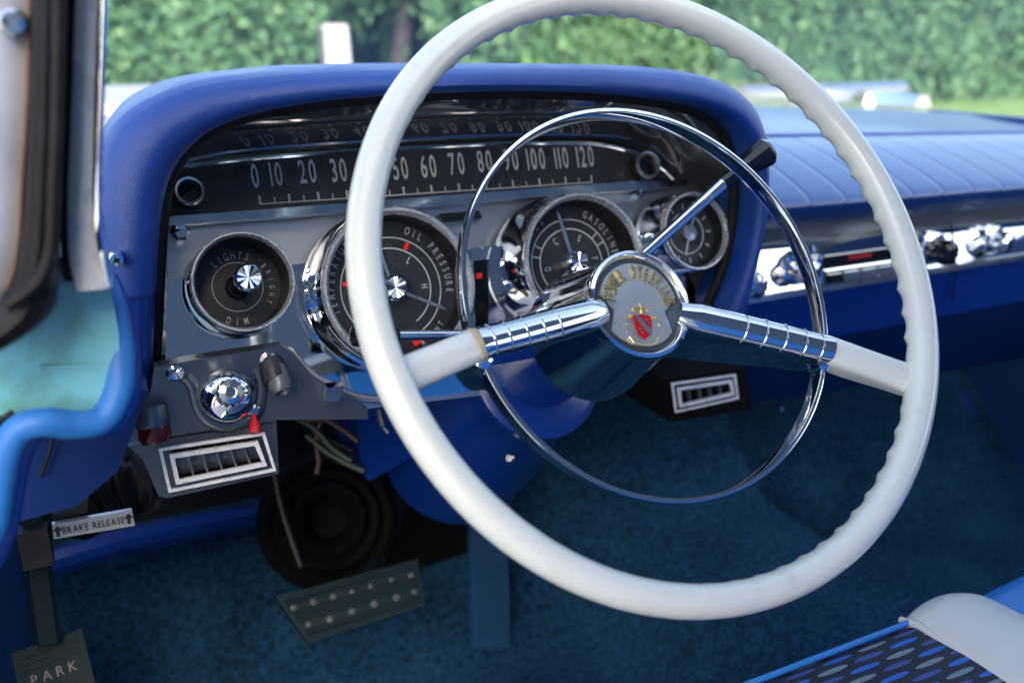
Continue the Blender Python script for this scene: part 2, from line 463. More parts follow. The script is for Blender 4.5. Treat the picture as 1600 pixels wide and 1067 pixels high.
hedge('hedge', 2.35, 16, 7.0, 1.5, 2.2, 'long tall green hedge behind the steering wheel and passenger side dashboard', 42000, 5)
hedge('hedge', -6, 3.4, 9.6, 1.2, 1.9, 'dim hedge further back, seen through the gap between the two nearer hedges', 12000, 9)
# white post and dark trunk in the gap
p = PY(523, 104, 6.6); t_ = PY(523, 46, 6.6)
bm = NB(); box(bm, frame(Vector((p.x, 6.6, (t_.z - .36) / 2)), X, Y, Z), .08, .08, (t_.z + .36) / 2); bevel(bm, .015)
box(bm, frame(Vector((p.x, 6.6, t_.z + .012)), X, Y, Z), .095, .095, .02)
q = PY(547, 60, 6.6)
obj('gate_post', bm, M['stone'], label='white square gate post standing in front of the left hedge', cat='post')
bm = NB(); tube(bm, [Vector((q.x + .03 * math.sin(i), 6.75, -.36 + i * (t_.z + .36) / 5)) for i in range(6)], .055, 10)
obj('fence_post', bm, M['steel'], label='slim grey post just right of the white gate post', cat='post')
q = PY(625, 60, 7.6)
root = thing('tree', (q.x, 7.6, -.36), 'dark leaning tree trunk in the gap between the hedges', 'tree')
bm = NB()
tube(bm, [Vector((q.x - .12 + .07 * i + .05 * math.sin(i * 2), 7.6, -.36 + i * .45)) for i in range(7)], [.12 - .012 * i for i in range(7)], 10)
obj('trunk', bm, M['bark'], root)
bm = NB(); rnd = random.Random(4)
for i in range(2600):
    p = Vector((q.x + rnd.gauss(.1, .45), 7.6 + rnd.gauss(0, .4), 1.75 + rnd.gauss(0, .35))); s = rnd.uniform(.04, .08)
    f = zframe(p, Vector((rnd.gauss(0, 1), rnd.gauss(0, 1), rnd.gauss(.5, 1)))) @ Matrix.Rotation(rnd.uniform(0, 6), 4, 'Z')
    bm.faces.new([bm.verts.new(f @ Vector(v)) for v in ((-s, 0, 0), (0, -s * .4, 0), (s, 0, 0), (0, s * .4, 0))])
obj('crown', bm, M['leaf'], root)

# unseen building added behind the car to keep the cabin in shade
shade_house = thing('shade_house', (-1, -8, -.36), 'added building out of view behind the car, put there to shade the dashboard', 'shade_house')
HT = 4.75
bm = NB(); box(bm, frame(Vector((-.6, -8, -.36 + HT / 2 - .15)), X, Y, Z), 3.3, 2, HT / 2 - .15)
obj('wall', bm, mat('stucco', (.34, .36, .39), .85, var=.3, vscale=3), shade_house)
bm = NB(); prism(bm, [Vector((-4.1, -5.7, HT - .66)), Vector((2.9, -5.7, HT - .66)), Vector((2.9, -10.3, HT - .66)), Vector((-4.1, -10.3, HT - .66))], Vector((0, 0, .3)))
obj('roof', bm, mat('roof_slate', (.08, .08, .09), .8, var=.2), shade_house)
for k in range(2):
    bm = NB(); box(bm, frame(Vector((-2.2 + 3.2 * k, -5.98, 1.4)), X, Y, Z), .6, .03, .8); obj('window', bm, M['black_gloss'], shade_house)

# ------------------------------------------------------------------ car body
body = thing('vintage_car', (-.33, .1, 0), 'turquoise and blue vintage car seen by its open door jamb and chrome trimmed windshield pillar', 'car')
# carpeted floor, tunnel and toe board
def floor_z(x, y):
    z = 0
    t = min(max(0, min(1, (x - .16) / .14)), max(0, min(1, (.535 - x) / .065))); t = t * t * (3 - 2 * t)
    z += .15 * t
    if y > .40: z += (y - .40) * 1.05
    if y < -.55: z += 0
    return z
bm = NB(); rows = []
for i in range(75):
    y = -.75 + 1.5 * i / 74
    rows.append([Vector((x, y, floor_z(x, y) + .0018 * noise.noise(Vector((x * 40, y * 40, 0))))) for x in [-.47 + 1.62 * j / 180 for j in range(181)]])
grid(bm, rows)
obj('carpet', bm, M['carpet'], kind='structure')
# firewall: black sheet paints the shaded void under the dash; blue lip above the carpet
bm = NB(); grid(bm, [[Vector((x, .74, z)) for x in (-.47, 1.15)] for z in (.2, CAM.z - .19)])
obj('firewall', bm, M['door'], body)
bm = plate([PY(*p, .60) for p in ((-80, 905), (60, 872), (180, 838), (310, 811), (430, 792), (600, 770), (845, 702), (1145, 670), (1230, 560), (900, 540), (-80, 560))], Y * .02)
obj('dark_void_sheet', bm, M['black'], body)
bm = NB()
tube(bm, [PY(60, 885, .50), PY(180, 850, .52), PY(310, 822, .54), PY(430, 802, .56)], .016, 10)
obj('firewall_lip', bm, M['blue_paint'], body)
bm = NB()
tube(bm, [PY(845, 712, .60), PY(960, 697, .60), PY(1060, 686, .60), PY(1145, 680, .60)], .011, 10)
obj('firewall_lip', bm, M['blue_paint'], body)
bm = NB(); box(bm, frame(Vector((-.482, .41, .30)), X, Y, Z), .012, .35, .33)
obj('cowl_side', bm, M['door'], body)
bm = NB(); box(bm, frame(Vector((-.50, -.5, -.05)), X, Y, Z), .05, 1.0, .04); bevel(bm, .01)
obj('door_sill', bm, M['chrome_dull'], body)
# windshield header, hood in front
bm = NB(); tube(bm, [Vector((-.345 + 1.45 * k / 12, -.14 - .03 * abs((k - 6) / 6) ** 3, CAM.z + .25)) for k in range(13)], .014, 10)
obj('windshield_header', bm, M['chrome_dull'], body)
bm = NB(); grid(bm, [[Vector((x, y, CAM.z + .255 + .05 * (1 - ((x - .38) / .76) ** 2))) for x in [-.38 + 1.52 * j / 12 for j in range(13)]] for y in (-.15, -.4, -.6, -1.0, -1.4, -1.7)])
solid_sheet(bm, .025); obj('roof', bm, M['headliner'], body)
bm = NB(); rows = []
for k in range(7):
    t = k / 6
    rows.append([Vector((x, (.72 - .86 * t) - .22 * abs((x - .38) / .76) ** 3 * (1 - t), CAM.z - .10 + .345 * t)) for x in [-.345 + 1.45 * j / 24 for j in range(25)]])
grid(bm, rows)
obj('windshield', bm, M['glass'], body)
# hood outside the windshield
hood = thing('car_hood', (.4, 1.4, CAM.z - .22), 'pale blue white car hood beyond the dashboard with bright chrome trim', 'hood')
bm = NB(); rows = []
for k in range(9):
    y = .80 + 1.35 * k / 8
    rows.append([Vector((x, y, CAM.z - .135 - .012 * (k / 8) - .05 * max(0, k - 6) ** 2 / 4 + .02 * math.exp(-((x - .38) / .5) ** 2))) for x in [-.50 + 1.75 * j / 30 for j in range(31)]])
grid(bm, rows); solid_sheet(bm, .02)
obj('hood_panel', bm, M['hood'], hood)
bm = NB()
a = PY(1150, 150, 1.7); b_ = PY(1400, 150, 1.7)
pr = [(-.05, -.02), (.05, -.02), (.05, .012), (.02, .03), (-.03, .03), (-.05, .012)]
loft(bm, [[Vector((xx, 1.7 + y, a.z + z)) for y, z in pr] for xx in (a.x, a.x + .3, b_.x - .05, b_.x)]); bevel(bm, .004)
obj('cowl_vent', bm, M['chrome_dull'], hood)
bm = NB()
c = PY(1408, 152, 1.5)
loft(bm, [[c + Vector((x + dx, dy, dz)) for dx, dz in ((-.06 * s, -.03), (.06 * s, -.03), (.03 * s, .018 * s), (-.03 * s, .018 * s))] for x, dy, s in ((-.02, -.1, .6), (0, 0, 1), (.02, .12, .7))]); bevel(bm, .008, 3)
obj('hood_ornament', bm, M['chrome'], hood)
bm = NB()
c = PY(205, 165, 1.5)
loft(bm, [[c + Vector((x, dy, dz)) for x, dz in ((-.10, -.06), (.12, -.06), (.10, .012), (-.07, .012))] for dy in (-.1, .6)]); bevel(bm, .012, 3)
obj('fender_crest', bm, M['stone'], hood)

# pillar at the left: pale steel, rubber, chrome, turquoise jamb
def strip(px_l, px_r, y0, dep, bv, bulge=0):
    """sheet between two pixel polylines on the plane Y=y0 given real depth, rounded"""
    A = catmull([PY(*p, y0) for p in px_l], 6); B = catmull([PY(*p, y0) for p in px_r], 6)
    bm = NB(); rings = []
    for a, b in zip(A, B):
        m = (a + b) / 2
        rings.append([a + Y * dep, a - Y * 0, a.lerp(b, .18) - Y * bulge * .75, m - Y * bulge, a.lerp(b, .82) - Y * bulge * .75, b, b + Y * dep])
    loft(bm, rings, True, True)
    return bm
bm = strip([(-90, -420), (-60, 150), (-60, 350), (-60, 430), (-60, 560)], [(52, -420), (42, 120), (34, 260), (24, 400), (-10, 520)], .0, .05, 0, .004)
pil = obj('pillar_panel', bm, M['steel'], body)
bm = strip([(51, -420), (41, 120), (33, 260), (23, 400), (-12, 515)], [(55, -420), (46, 120), (38, 260), (28, 400), (-6, 522)], -.003, .03, 0, .002)
obj('rust_edge', bm, M['rust'], pil)
bm = NB(); f = zframe(PY(21, 36, -.006), -Y)
lathe(bm, f, [(.0062, 0), (.006, .0015), (.0045, .0028), (.0022, .003), (.0018, .001)], 20)
obj('screw', bm, M['chrome_dull'], pil)
rub = strip([(54, -420), (44, 120), (38, 260), (28, 390), (0, 470), (-60, 520)], [(111, -420), (101, 120), (98, 260), (92, 390), (80, 490), (-20, 560)], -.005, .04, 0, .014)
wstrip = obj('weatherstrip', rub, M['rubber'], body)
bm = NB(); tube(bm, catmull([PY(100, -420, -.022), PY(90, 150, -.022), PY(84, 300, -.022), PY(80, 385, -.022), PY(60, 440, -.022), PY(10, 480, -.022)], 6), .0028, 8)
obj('rubber_lip', bm, M['rubber'], wstrip)
bm = strip([(131, -420), (113, 130), (106, 300), (108, 400), (120, 455)], [(179, -420), (160, 130), (156, 300), (163, 380), (176, 447)], .012, .012, 0, .003)
M['trim_alu'] = mat('polished_trim', (.84, .86, .87), .30, .2, rvar=.08, vscale=60, var=.06)
tr = obj('pillar_trim', bm, M['trim_alu'], body)
bm = NB(); tube(bm, catmull([PY(174, -420, .004), PY(156, 130, .004), PY(152, 300, .004), PY(158, 380, .004), PY(170, 444, .004)], 6), .0022, 8)
obj('trim_bead', bm, M['chrome'], tr)
# dark gap behind trim
bm = strip([(106, -420), (96, 130), (92, 300), (95, 400), (100, 440)], [(172, -420), (150, 130), (146, 300), (150, 380), (150, 440)], .03, .05, 0, 0)
obj('pillar_core', bm, M['rubber'], body)
bm = plate([PY(*p, .035) for p in ((-60, 520), (20, 470), (70, 440), (95, 400), (110, 430), (150, 445), (172, 450), (186, 520), (186, 590), (176, 625), (140, 640), (60, 648), (-60, 650))], Y * .05, .004, 3)
jamb = obj('door_jamb', bm, M['cyan'], body)
bm = NB(); tube(bm, [PY(-40, 690, .03), PY(10, 650, .03), PY(20, 643, .03)], .0015, 6)
obj('jamb_seam', bm, M['rubber'], jamb)
bm = plate([PY(*p, .033) for p in ((62, 572), (150, 568), (152, 574), (62, 579))], Y * .004, .0008); obj('jamb_weld', bm, M['cyan'], jamb)
wl = catmull([PY(*p) for p in ((150, 420, .06), (172, 470, .05), (183, 520, .045), (188, 570, .04), (184, 615, .035), (160, 655, .03), (115, 664, .025), (70, 660, .02), (30, 672, .02), (8, 715, .02), (-5, 790, .02), (-14, 830, .02), (-45, 890, .02), (-110, 930, .02))], 8)
bm = NB(); tube(bm, wl, .0078, 14)
wlo = obj('windlace', bm, M['windlace'], body)
bm = NB(); tube(bm, [p + Vector((.0062, .004, -.0062)) for p in wl], .0042, 10); obj('windlace_bead', bm, M['blue_paint'], wlo)
# blue kick panel under it
bm = plate([PY(*p, .10) for p in ((186, 598), (232, 612), (208, 675), (185, 735), (120, 790), (30, 815), (0, 850), (-80, 860), (-80, 640), (120, 600))], Y * .03, .006, 3)
kp = obj('kick_panel', bm, M['blue_dark'], body)
bm = NB(); tube(bm, [PY(86, 668, .095), PY(80, 700, .095), PY(64, 745, .095)], .0012, 6)
obj('panel_seam', bm, M['rubber'], kp)

# ------------------------------------------------------------------ instrument cluster
BETA = R(20)
NP = Vector((0, -math.cos(BETA), math.sin(BETA))); UP = Vector((0, math.sin(BETA), math.cos(BETA)))
J = PY(800, 222, .262)
def PP(px, py, off=0): return PL(px, py, J + NP * off, NP)       # on the tilted panel, off metres towards the driver
def pframe(px, py, off=0): return frame(PP(px, py, off), X, UP, NP)
def scale_at(px, py, off=0): return (PP(px, py + 1, off) - PP(px, py, off)).length   # metres per picture row there

cl = thing('instrument_cluster', PP(700, 560, 0), 'dashboard gauge cluster under a blue padded brow with long speedometer above round dials', 'instrument cluster')
BY = .172
Ipx = [(236, 610), (242, 520), (246, 430), (251, 350), (262, 288), (286, 242), (330, 203), (400, 177), (500, 159), (620, 149), (740, 144), (860, 144), (960, 149), (1050, 160), (1105, 176), (1140, 204), (1157, 245), (1162, 300), (1157, 360), (1144, 420), (1118, 485)]
Opx = [(150, 610), (146, 520), (143, 430), (140, 350), (143, 265), (163, 203), (212, 158), (290, 126), (400, 110), (500, 104), (620, 101), (740, 100), (860, 100), (960, 102), (1060, 111), (1118, 128), (1154, 156), (1171, 200), (1175, 260), (1170, 330), (1142, 480)]
SUB = 5
I3 = catmull([PY(*p, BY) for p in Ipx], SUB); O3 = catmull([PY(*p, BY + .02) for p in Opx], SUB)
# padded brow: inner edge, rolled front, outer silhouette, then back towards the windshield
rings = []
for a, b in zip(I3, O3):
    d = b - a; d.y = 0
    ring = [a + Y * .035, a + Y * .004]
    for k in range(1, 8):
        t = k / 8; ring.append(a.lerp(b, .5 - .5 * math.cos(PI * t)) - Y * (.030 * math.sin(PI * t) ** .8))
    ring.append(b)
    n_ = d.normalized()
    ring.append(b + Y * .05 - n_ * .002); ring.append(b + Y * .20 - n_ * .012); ring.append(b + Y * .42 - n_ * .05)
    rings.append(ring)
# left side stops at the seam; below it the painted end panel
bm = NB(); loft(bm, rings[9:], False, False)
obj('brow_pad', bm, M['vinyl'], cl, sharp=60)
bm = NB(); loft(bm, [[p + Y * .003 for p in r] for r in rings[:10]], False, False)
obj('end_panel', bm, M['blue_paint'], cl, sharp=60)
bm = NB(); f = zframe(PY(182, 406, BY - .027), -Y)
lathe(bm, f, [(.0046, -.012), (.0046, 0), (.004, .0015), (.0015, .002), (.001, .001)], 16)
sc_ = obj('brow_screw', bm, M['chrome'], cl)
bm = NB()
for a in (0, PI / 2): box(bm, f @ Matrix.Translation((0, 0, .0019)) @ Matrix.Rotation(a + .4, 4, 'Z'), .0022, .0005, .0004)
obj('screw_slot', bm, M['black'], sc_)
# black seal round the opening
bm = NB(); seal = [a + Y * .012 for a in I3]
tube(bm, seal, .0065, 10)
obj('seal', bm, M['rubber'], cl)
# housing walls from the brow to the panel
Bpx = [(262, 600), (262, 520), (262, 430), (262, 350), (263, 310), (266, 280), (285, 262), (350, 250), (450, 241), (560, 233), (680, 227), (800, 222), (900, 222), (960, 227), (1010, 243), (1050, 275), (1085, 292), (1120, 315), (1142, 355), (1146, 410), (1130, 470)]
B3 = catmull([PP(*p, 0) for p in Bpx], SUB)
bm = NB(); loft(bm, [[a + Y * .016, a.lerp(b, .35), a.lerp(b, .7), b] for a, b in zip(I3, B3)], False, False)
obj('housing_shell', bm, M['housing'], cl, sharp=50)
# brushed panel behind the dials
bm = plate([PP(*p, -.004) for p in ((225, 340), (700, 300), (1160, 265), (1185, 330), (1185, 420), (1150, 500), (900, 600), (560, 640), (225, 640))], -NP * .01)
obj('panel_plate', bm, M['alu'], cl)
# chrome lower half of the panel
bm = plate([PP(*p, -.0035) for p in ((250, 439), (274, 438), (310, 436), (456, 416), (488, 412), (560, 405), (728, 391), (786, 383), (850, 376), (1000, 362), (1060, 420), (1100, 500), (900, 590), (620, 625), (420, 600), (245, 585))], NP * .010, .002, 3)
obj('chrome_apron', bm, M['chrome'], cl)

# speedometer
sp_face = [PP(*p, .004) for p in ((252, 343), (258, 300), (270, 264), (350, 252), (450, 243), (560, 235), (680, 229), (800, 225), (900, 225), (955, 229), (1002, 244), (1035, 264), (1052, 283))]
bm = plate(sp_face, -NP * .006)
speedo = obj('speedometer', bm, M['face'], cl)
bm = NB(); rail = catmull([PP(*p, .006) for p in ((256, 268), (290, 260), (350, 252), (450, 243), (560, 235), (680, 229), (800, 224), (900, 224), (955, 229), (1002, 244), (1035, 264), (1056, 285))], 6)
tube(bm, rail, .0022, 8)
obj('top_rail', bm, M['chrome_dull'], speedo)
bm = NB()
prism(bm, [PP(*p, .004) for p in ((250, 346), (1062, 283), (1062, 294), (250, 357))], NP * .010); bevel(bm, .0015, 2)
prism(bm, [PP(*p, .003) for p in ((250, 341), (1058, 279), (1058, 283), (250, 346))], NP * .004)
obj('bottom_rail', bm, M['chrome_dull'], speedo)
bm = NB()
nums = [(0, 398, 273), (10, 431, 270), (20, 480, 266), (30, 529, 264), (40, 578, 262), (50, 625, 261), (60, 669, 258), (70, 713, 254), (80, 757, 250), (90, 798, 247.5), (100, 837, 246.5), (110, 877, 245), (120, 914, 243)]
for v, px, py in nums:
    h = scale_at(px, py) * (38 - 5 * (px - 398) / 516)
    put_text(bm, str(v), pframe(px, py + 1, .0044), h, .46, .012, .20)
base = [PP(407, 319, .0044), PP(925, 285, .0044)]
d = (base[1] - base[0]); L = d.length; ux = d / L; vy = NP.cross(ux)
sf = frame(base[0], ux, vy, NP)
rect_mark(bm, sf, L / 2, 0, L, .0011)
for k in range(25):
    t = k / 24
    px = 407 + 518 * (1.07 * t - .07 * t * t) if k < 24 else 925
    q = PP(px, 319 - 34 * (px - 407) / 518, .0044); s = (q - base[0]).dot(ux)
    hh = .0066 if k % 2 == 0 else .0048
    rect_mark(bm, sf, s, hh / 2, .0018 if k % 2 == 0 else .0010, hh)
obj('numerals', bm, M['mark'], speedo)
def lamp_tube(px, py, rpx, depth):
    f = pframe(px, py, .004 + depth); r = scale_at(px, py) * rpx
    bm = NB()
    lathe(bm, f, [(r * .95, -depth), (r * .95, -.003)], 28, True, False)
    o = obj('turn_indicator', bm, M['black'], cl)
    bm = NB(); lathe(bm, f, [(r * .97, -.004), (r, -.001), (r * .92, .001), (r * .78, .0006), (r * .70, -.003)], 32, False, False)
    obj('indicator_ring', bm, M['silver'], o)
    bm = NB(); lathe(bm, f, [(r * .74, -.004), (0, -.003)], 24, False, False)
    obj('indicator_lens', bm, M['black_gloss'], o)
lamp_tube(296, 298, 22, .022); lamp_tube(1014, 257, 21, .016)

# round dials
def dial(name, px, py, rpx, off, sink, podk=1.1):
    """bezel centre and radius in the picture; off = how far the bezel stands proud; sink = how deep the face lies"""
    f = pframe(px, py, off); r = scale_at(px, py, off) * rpx
    bm = NB(); lathe(bm, f, [(r * podk, -off + .003), (r * podk, -off * .75), (r * (podk - .02), -off * .72), (r * (podk - .025), -off * .45), (r * 1.03, -off * .38), (r * 1.02, -off * .15), (r * .985, -.004)], 56, True, False)
    g = obj(name, bm, M['chrome'] if podk < 1.15 else M['chrome'], cl)
    bm = NB(); lathe(bm, f, [(r * .975, -.006), (r, -.0035), (r * .998, -.0005), (r * .975, .0016), (r * .945, .0016), (r * .92, -.0005), (r * .90, -.004)], 64, False, False)
    obj('bezel', bm, M['bezel'], g)
    bm = NB(); lathe(bm, f, [(r * .905, -.003), (r * .88, -sink)], 56, False, False)
    obj('dial_wall', bm, M['black'], g)
    bm = NB(); lathe(bm, f, [(r * .90, -sink - .001), (0, -sink)], 56, False, False)
    obj('dial_face', bm, M['face'], g)
    return g, f @ Matrix.Translation((0, 0, -sink + .0006)), r
def facet_knob(bm, f, r, h, n=16):
    """jewelled cap with radial facets"""
    a = []; b = []; c = []
    for k in range(n):
        t = 2 * PI * k / n
        rr = r * (1 if k % 2 else .94)
        a.append(f @ Vector((rr * math.cos(t), rr * math.sin(t), 0))); b.append(f @ Vector((rr * math.cos(t), rr * math.sin(t), h * .8)))
        c.append(f @ Vector((r * .82 * math.cos(t), r * .82 * math.sin(t), h + (.0012 if k % 2 else 0))))
    vs = loft(bm, [a, b, c], True, False)
    bm.faces.new(vs[0])
    t = bm.verts.new(f @ Vector((0, 0, h * .88)))
    for k in range(n): bm.faces.new((vs[2][k], vs[2][(k + 1) % n], t))

# lights
g, f, r = dial('lights_dial', 381, 440, 79, .070, .038, 1.06)
bm = NB(); arc_text(bm, 'LIGHTS', f, r * .66, 128, 66, r * .17, .62, .008)
arc_text(bm, 'DIM', f, r * .72, 247, 275, r * .15, .62, .008, True)
arc_text(bm, 'BRIGHT', f, r * .70, 33, -33, r * .12, .62, .004)
ring_mark(bm, f, r * .51, r * .016)
obj('lettering', bm, M['mark'], g)
bm = NB()
lathe(bm, f, [(r * .26, 0), (r * .25, .004), (r * .21, .005), (r * .19, .001)], 32, False, False)
lathe(bm, f, [(r * .16, 0), (r * .15, .060)], 24, False, True)
obj('knob_shaft', bm, M['black'], g)
bm = NB(); kf = f @ Matrix.Translation((0, 0, .056))
facet_knob(bm, kf, r * .27, .010, 20)
obj('knob', bm, M['chrome'], g, sharp=10)

# temperature and oil pressure
g, f, r = dial('temperature_oil_gauge', 627, 446, 124, .060, .027, 1.07)
bm = NB()
arc_text(bm, 'TEMPERATURE', f, r * .80, 196, 122, r * .105, .62, .006)
arc_text(bm, 'OIL PRESSURE', f, r * .80, 66, -8, r * .105, .62, .006)
arc_text(bm, 'LEFT', f, r * .80, 228, 250, r * .085, .62, .006, True)
arc_text(bm, 'RIGHT', f, r * .80, 293, 318, r * .085, .62, .006, True)
ring_mark(bm, f, r * .67, r * .016, -60, 240); ring_mark(bm, f, r * .53, r * .016, -60, 240); 
ring_mark(bm, f, r * .67, r * .014, 245, 295)
for ch, a, rr in (('L', 50, .45), ('H', -2, .45), ('C', 190, .45), ('H', 135, .45)):
    arc_text(bm, ch, f, r * rr, a, a, r * .10, .62, .006)
obj('lettering', bm, M['mark'], g)
bm = NB()
for a, rr, w_, h_, ro in ((62, .60, .10, .05, 62), (168, .60, .10, .05, 168), (288, .76, .12, .09, 198)):
    bm = NB(); rect_mark(bm, f, r * rr * math.cos(R(a)), r * rr * math.sin(R(a)), r * w_, r * h_, R(ro)); obj('red_mark', bm, M['red'], g)
def needle(f, a, l0, l1, w_, z=.004):
    bm = NB(); f2 = f @ Matrix.Rotation(R(a), 4, 'Z')
    prism(bm, [f2 @ Vector(p) for p in ((l0, -w_ / 2, z), (l1 * .9, -w_ / 2, z), (l1, 0, z), (l1 * .9, w_ / 2, z), (l0, w_ / 2, z))], (f2.to_3x3() @ Vector((0, 0, .0008))))
    return bm
obj('needle', needle(f, 102, 0, r * .66, r * .04), M['silver'], g); obj('needle', needle(f, -28, 0, r * .78, r * .04), M['silver'], g)
bm = NB(); lathe(bm, f, [(r * .17, 0), (r * .17, .008)], 28, False, True); facet_knob(bm, f @ Matrix.Translation((0, 0, .008)), r * .165, .004, 24)
obj('hub_cap', bm, M['chrome'], g, sharp=10)

# gasoline and amperes
g, f, r = dial('gasoline_gauge', 916, 406, 106, .060, .027, 1.08)
bm = NB()
arc_text(bm, 'GASOLINE', f, r * .80, 64, 8, r * .115, .62, .006)
arc_text(bm, 'AMPERES', f, r * .80, 176, 122, r * .115, .62, .002)
ring_mark(bm, f, r * .67, r * .02, -60, 240); ring_mark(bm, f, r * .53, r * .02, -60, 240)
for ch, a in (('C', 122), ('D', 185), ('E', 62), ('F', 5)): arc_text(bm, ch, f, r * .42, a, a, r * .11, .62, .006)
for a in (150, 40, 25, 165): rect_mark(bm, f, r * .60 * math.cos(R(a)), r * .60 * math.sin(R(a)), r * .12, r * .02, R(a))
obj('lettering', bm, M['mark'], g)
obj('needle', needle(f, 101, 0, r * .82, r * .05), M['silver'], g); obj('needle', needle(f, 222, 0, r * .7, r * .05), M['silver'], g)
bm = NB(); lathe(bm, f, [(r * .18, 0), (r * .18, .010)], 28, False, True); facet_knob(bm, f @ Matrix.Translation((0, 0, .010)), r * .17, .004, 24)
obj('hub_cap', bm, M['chrome'], g, sharp=10)

# clock
g, f, r = dial('clock', 1088, 361, 61, .045, .016, 1.08)
bm = NB(); ring_mark(bm, f, r * .52, r * .03)
for k in range(12): rect_mark(bm, f, r * .70 * math.cos(k * PI / 6), r * .70 * math.sin(k * PI / 6), r * .14, r * .035, k * PI / 6)
obj('lettering', bm, M['mark'], g)
obj('needle', needle(f, 60, 0, r * .5, r * .05), M['silver'], g); obj('needle', needle(f, 250, 0, r * .62, r * .04), M['silver'], g)
bm = NB(); lathe(bm, f, [(r * .20, 0), (r * .20, .006), (0, .007)], 24, False, False)
obj('hub_cap', bm, M['silver'], g)

# centre warning window between the big dials
bm = plate([PP(*p, .006) for p in ((729, 394), (784, 386), (779, 520), (733, 524))], NP * .012, .002)
wl_ = obj('warning_window', bm, M['chrome'], cl)
bm = plate([PP(*p, .018) for p in ((740, 408), (764, 405), (762, 510), (742, 512))], NP * .001)
obj('window_pane', bm, M['black_gloss'], wl_)
bm = plate([PP(*p, .0192) for p in ((744, 427), (753, 426), (753, 435), (744, 436))], NP * .0005)
obj('warning_light', bm, M['red'], wl_)
bm = plate([PP(*p, .000) for p in ((684, 335), (746, 330), (752, 342), (690, 348))], NP * .003, .001)
bx_ = obj('nameplate_slot', bm, M['black'], cl)
bm = NB(); f = pframe(282, 364, 0)
lathe(bm, f, [(.0075, -.004), (.0075, .004), (.005, .007), (0, .0075)], 6)
obj('crystal_stud', bm, M['chrome'], cl, sharp=10)
bm = NB(); f = pframe(997, 303, 0)
lathe(bm, f, [(.005, -.004), (.005, .003), (.003, .006), (0, .0065)], 6)
obj('crystal_stud', bm, M['chrome'], cl, sharp=10)

# ------------------------------------------------------------------ lower switch panel
SY = .150
sw = thing('switch_panel', PY(330, 690, SY), 'grey metal switch panel with wiper knob under the lights dial', 'switch panel')
bm = plate([PY(*p, SY) for p in ((241, 574), (300, 563), (390, 549), (440, 541), (462, 556), (490, 590), (525, 618), (575, 640), (575, 655), (432, 656), (300, 676), (200, 692), (196, 684), (214, 648), (236, 612))], Y * .012, .0025, 3)
obj('plate', bm, M['grey_paint'], sw)
bm = plate([PY(*p, SY + .004) for p in ((200, 697), (300, 680), (432, 660), (436, 740), (262, 778), (248, 775), (222, 715))], Y * .008, .002)
obj('vent_plate', bm, M['grey_paint'], sw)
for px, py in ((273, 583), (419, 562)):
    f = zframe(PY(px, py, SY), -Y); bm = NB()
    lathe(bm, f, [(.0062, -.001), (.006, .001), (.004, .0022), (.0018, .0016), (.0014, .0005)], 18)
    obj('plate_screw', bm, M['chrome_dull'], sw)
# recess round the wiper knob (raised lip)
bm = NB(); tube(bm, catmull([PY(*p, SY + .0035) for p in ((288, 586), (300, 600), (308, 630), (322, 652), (350, 664), (380, 656), (402, 640), (408, 600), (400, 572))], 6), .0058, 12)
obj('recess_lip', bm, M['grey_paint'], sw)
wn = Vector((0, -.90, .42)).normalized()
f = zframe(PY(356, 617, SY - .004), wn); k = .0206 * .0 + .0195
bm = NB(); lathe(bm, f, [(k, -.006), (k, 0), (k * .95, .004), (k * .72, .009), (k * .5, .011), (k * .48, .010)], 40, True, True)
wk = obj('wiper_knob', bm, M['chrome'], sw)
bm = NB(); arc_text(bm, 'WIPER', f @ Matrix.Translation((0, 0, .0095)), k * .74, 140, 50, k * .26, .7, .0, depth=.0006)
obj('lettering', bm, M['black'], wk)
bm = NB(); n = 14
for (r0, z0, r1, z1) in ((.52, .010, .52, .022), (.52, .022, .40, .026)):
    pass
ring = []
for rr, zz in ((.50, .008), (.52, .020), (.44, .026), (.22, .0265), (.18, .023)):
    ring.append([f @ Vector((k * rr * (1 if j % 2 else .88) * math.cos(2 * PI * j / 28), k * rr * (1 if j % 2 else .88) * math.sin(2 * PI * j / 28), zz)) for j in range(28)])
loft(bm, ring, True, True)
obj('crystal_grip', bm, M['chrome_dull'], wk, sharp=10)
# ignition barrel
f = zframe(PY(428, 582, SY - .002), Vector((.1, -.72, -.68)))
bm = NB(); lathe(bm, f, [(.0095, -.01), (.0095, .006), (.0085, .008)], 24); o = obj('ignition_barrel', bm, M['black'], sw)
f2 = zframe(PY(440, 606, SY - .012), Vector((.1, -.72, -.68)))
bm = NB(); lathe(bm, f2, [(.0085, -.016), (.0085, 0), (.006, .004), (.0045, .004), (.003, .001)], 24); obj('lock_face', bm, M['bezel_grey'], o)
# red tipped toggle
a = PY(396, 640, SY - .003); b_ = PY(399, 676, SY - .014)
bm = NB(); lathe(bm, zframe(a, -Y), [(.005, -.002), (.005, .002), (.003, .004)], 16); o = obj('toggle_switch', bm, M['chrome_dull'], sw)
bm = NB(); tube(bm, [a, a.lerp(b_, .45), a.lerp(b_, .6), b_], [.0018, .002, .0035, .0042], 12); obj('toggle_lever', bm, M['red_plastic'], o)
# warning lamp
ax = Vector((.03, -.35, -.93)); f = zframe(PY(237, 654, SY - .004), ax)
bm = NB(); lathe(bm, f, [(.0115, -.008), (.0115, .004), (.0108, .006)], 28); o = obj('lamp_socket', bm, M['grey_paint'], sw)
bm = NB(); lathe(bm, f, [(.0104, .005), (.0108, .013), (.0085, .017), (0, .018)], 20); obj('lamp_lens', bm, M['red_lens'], o)
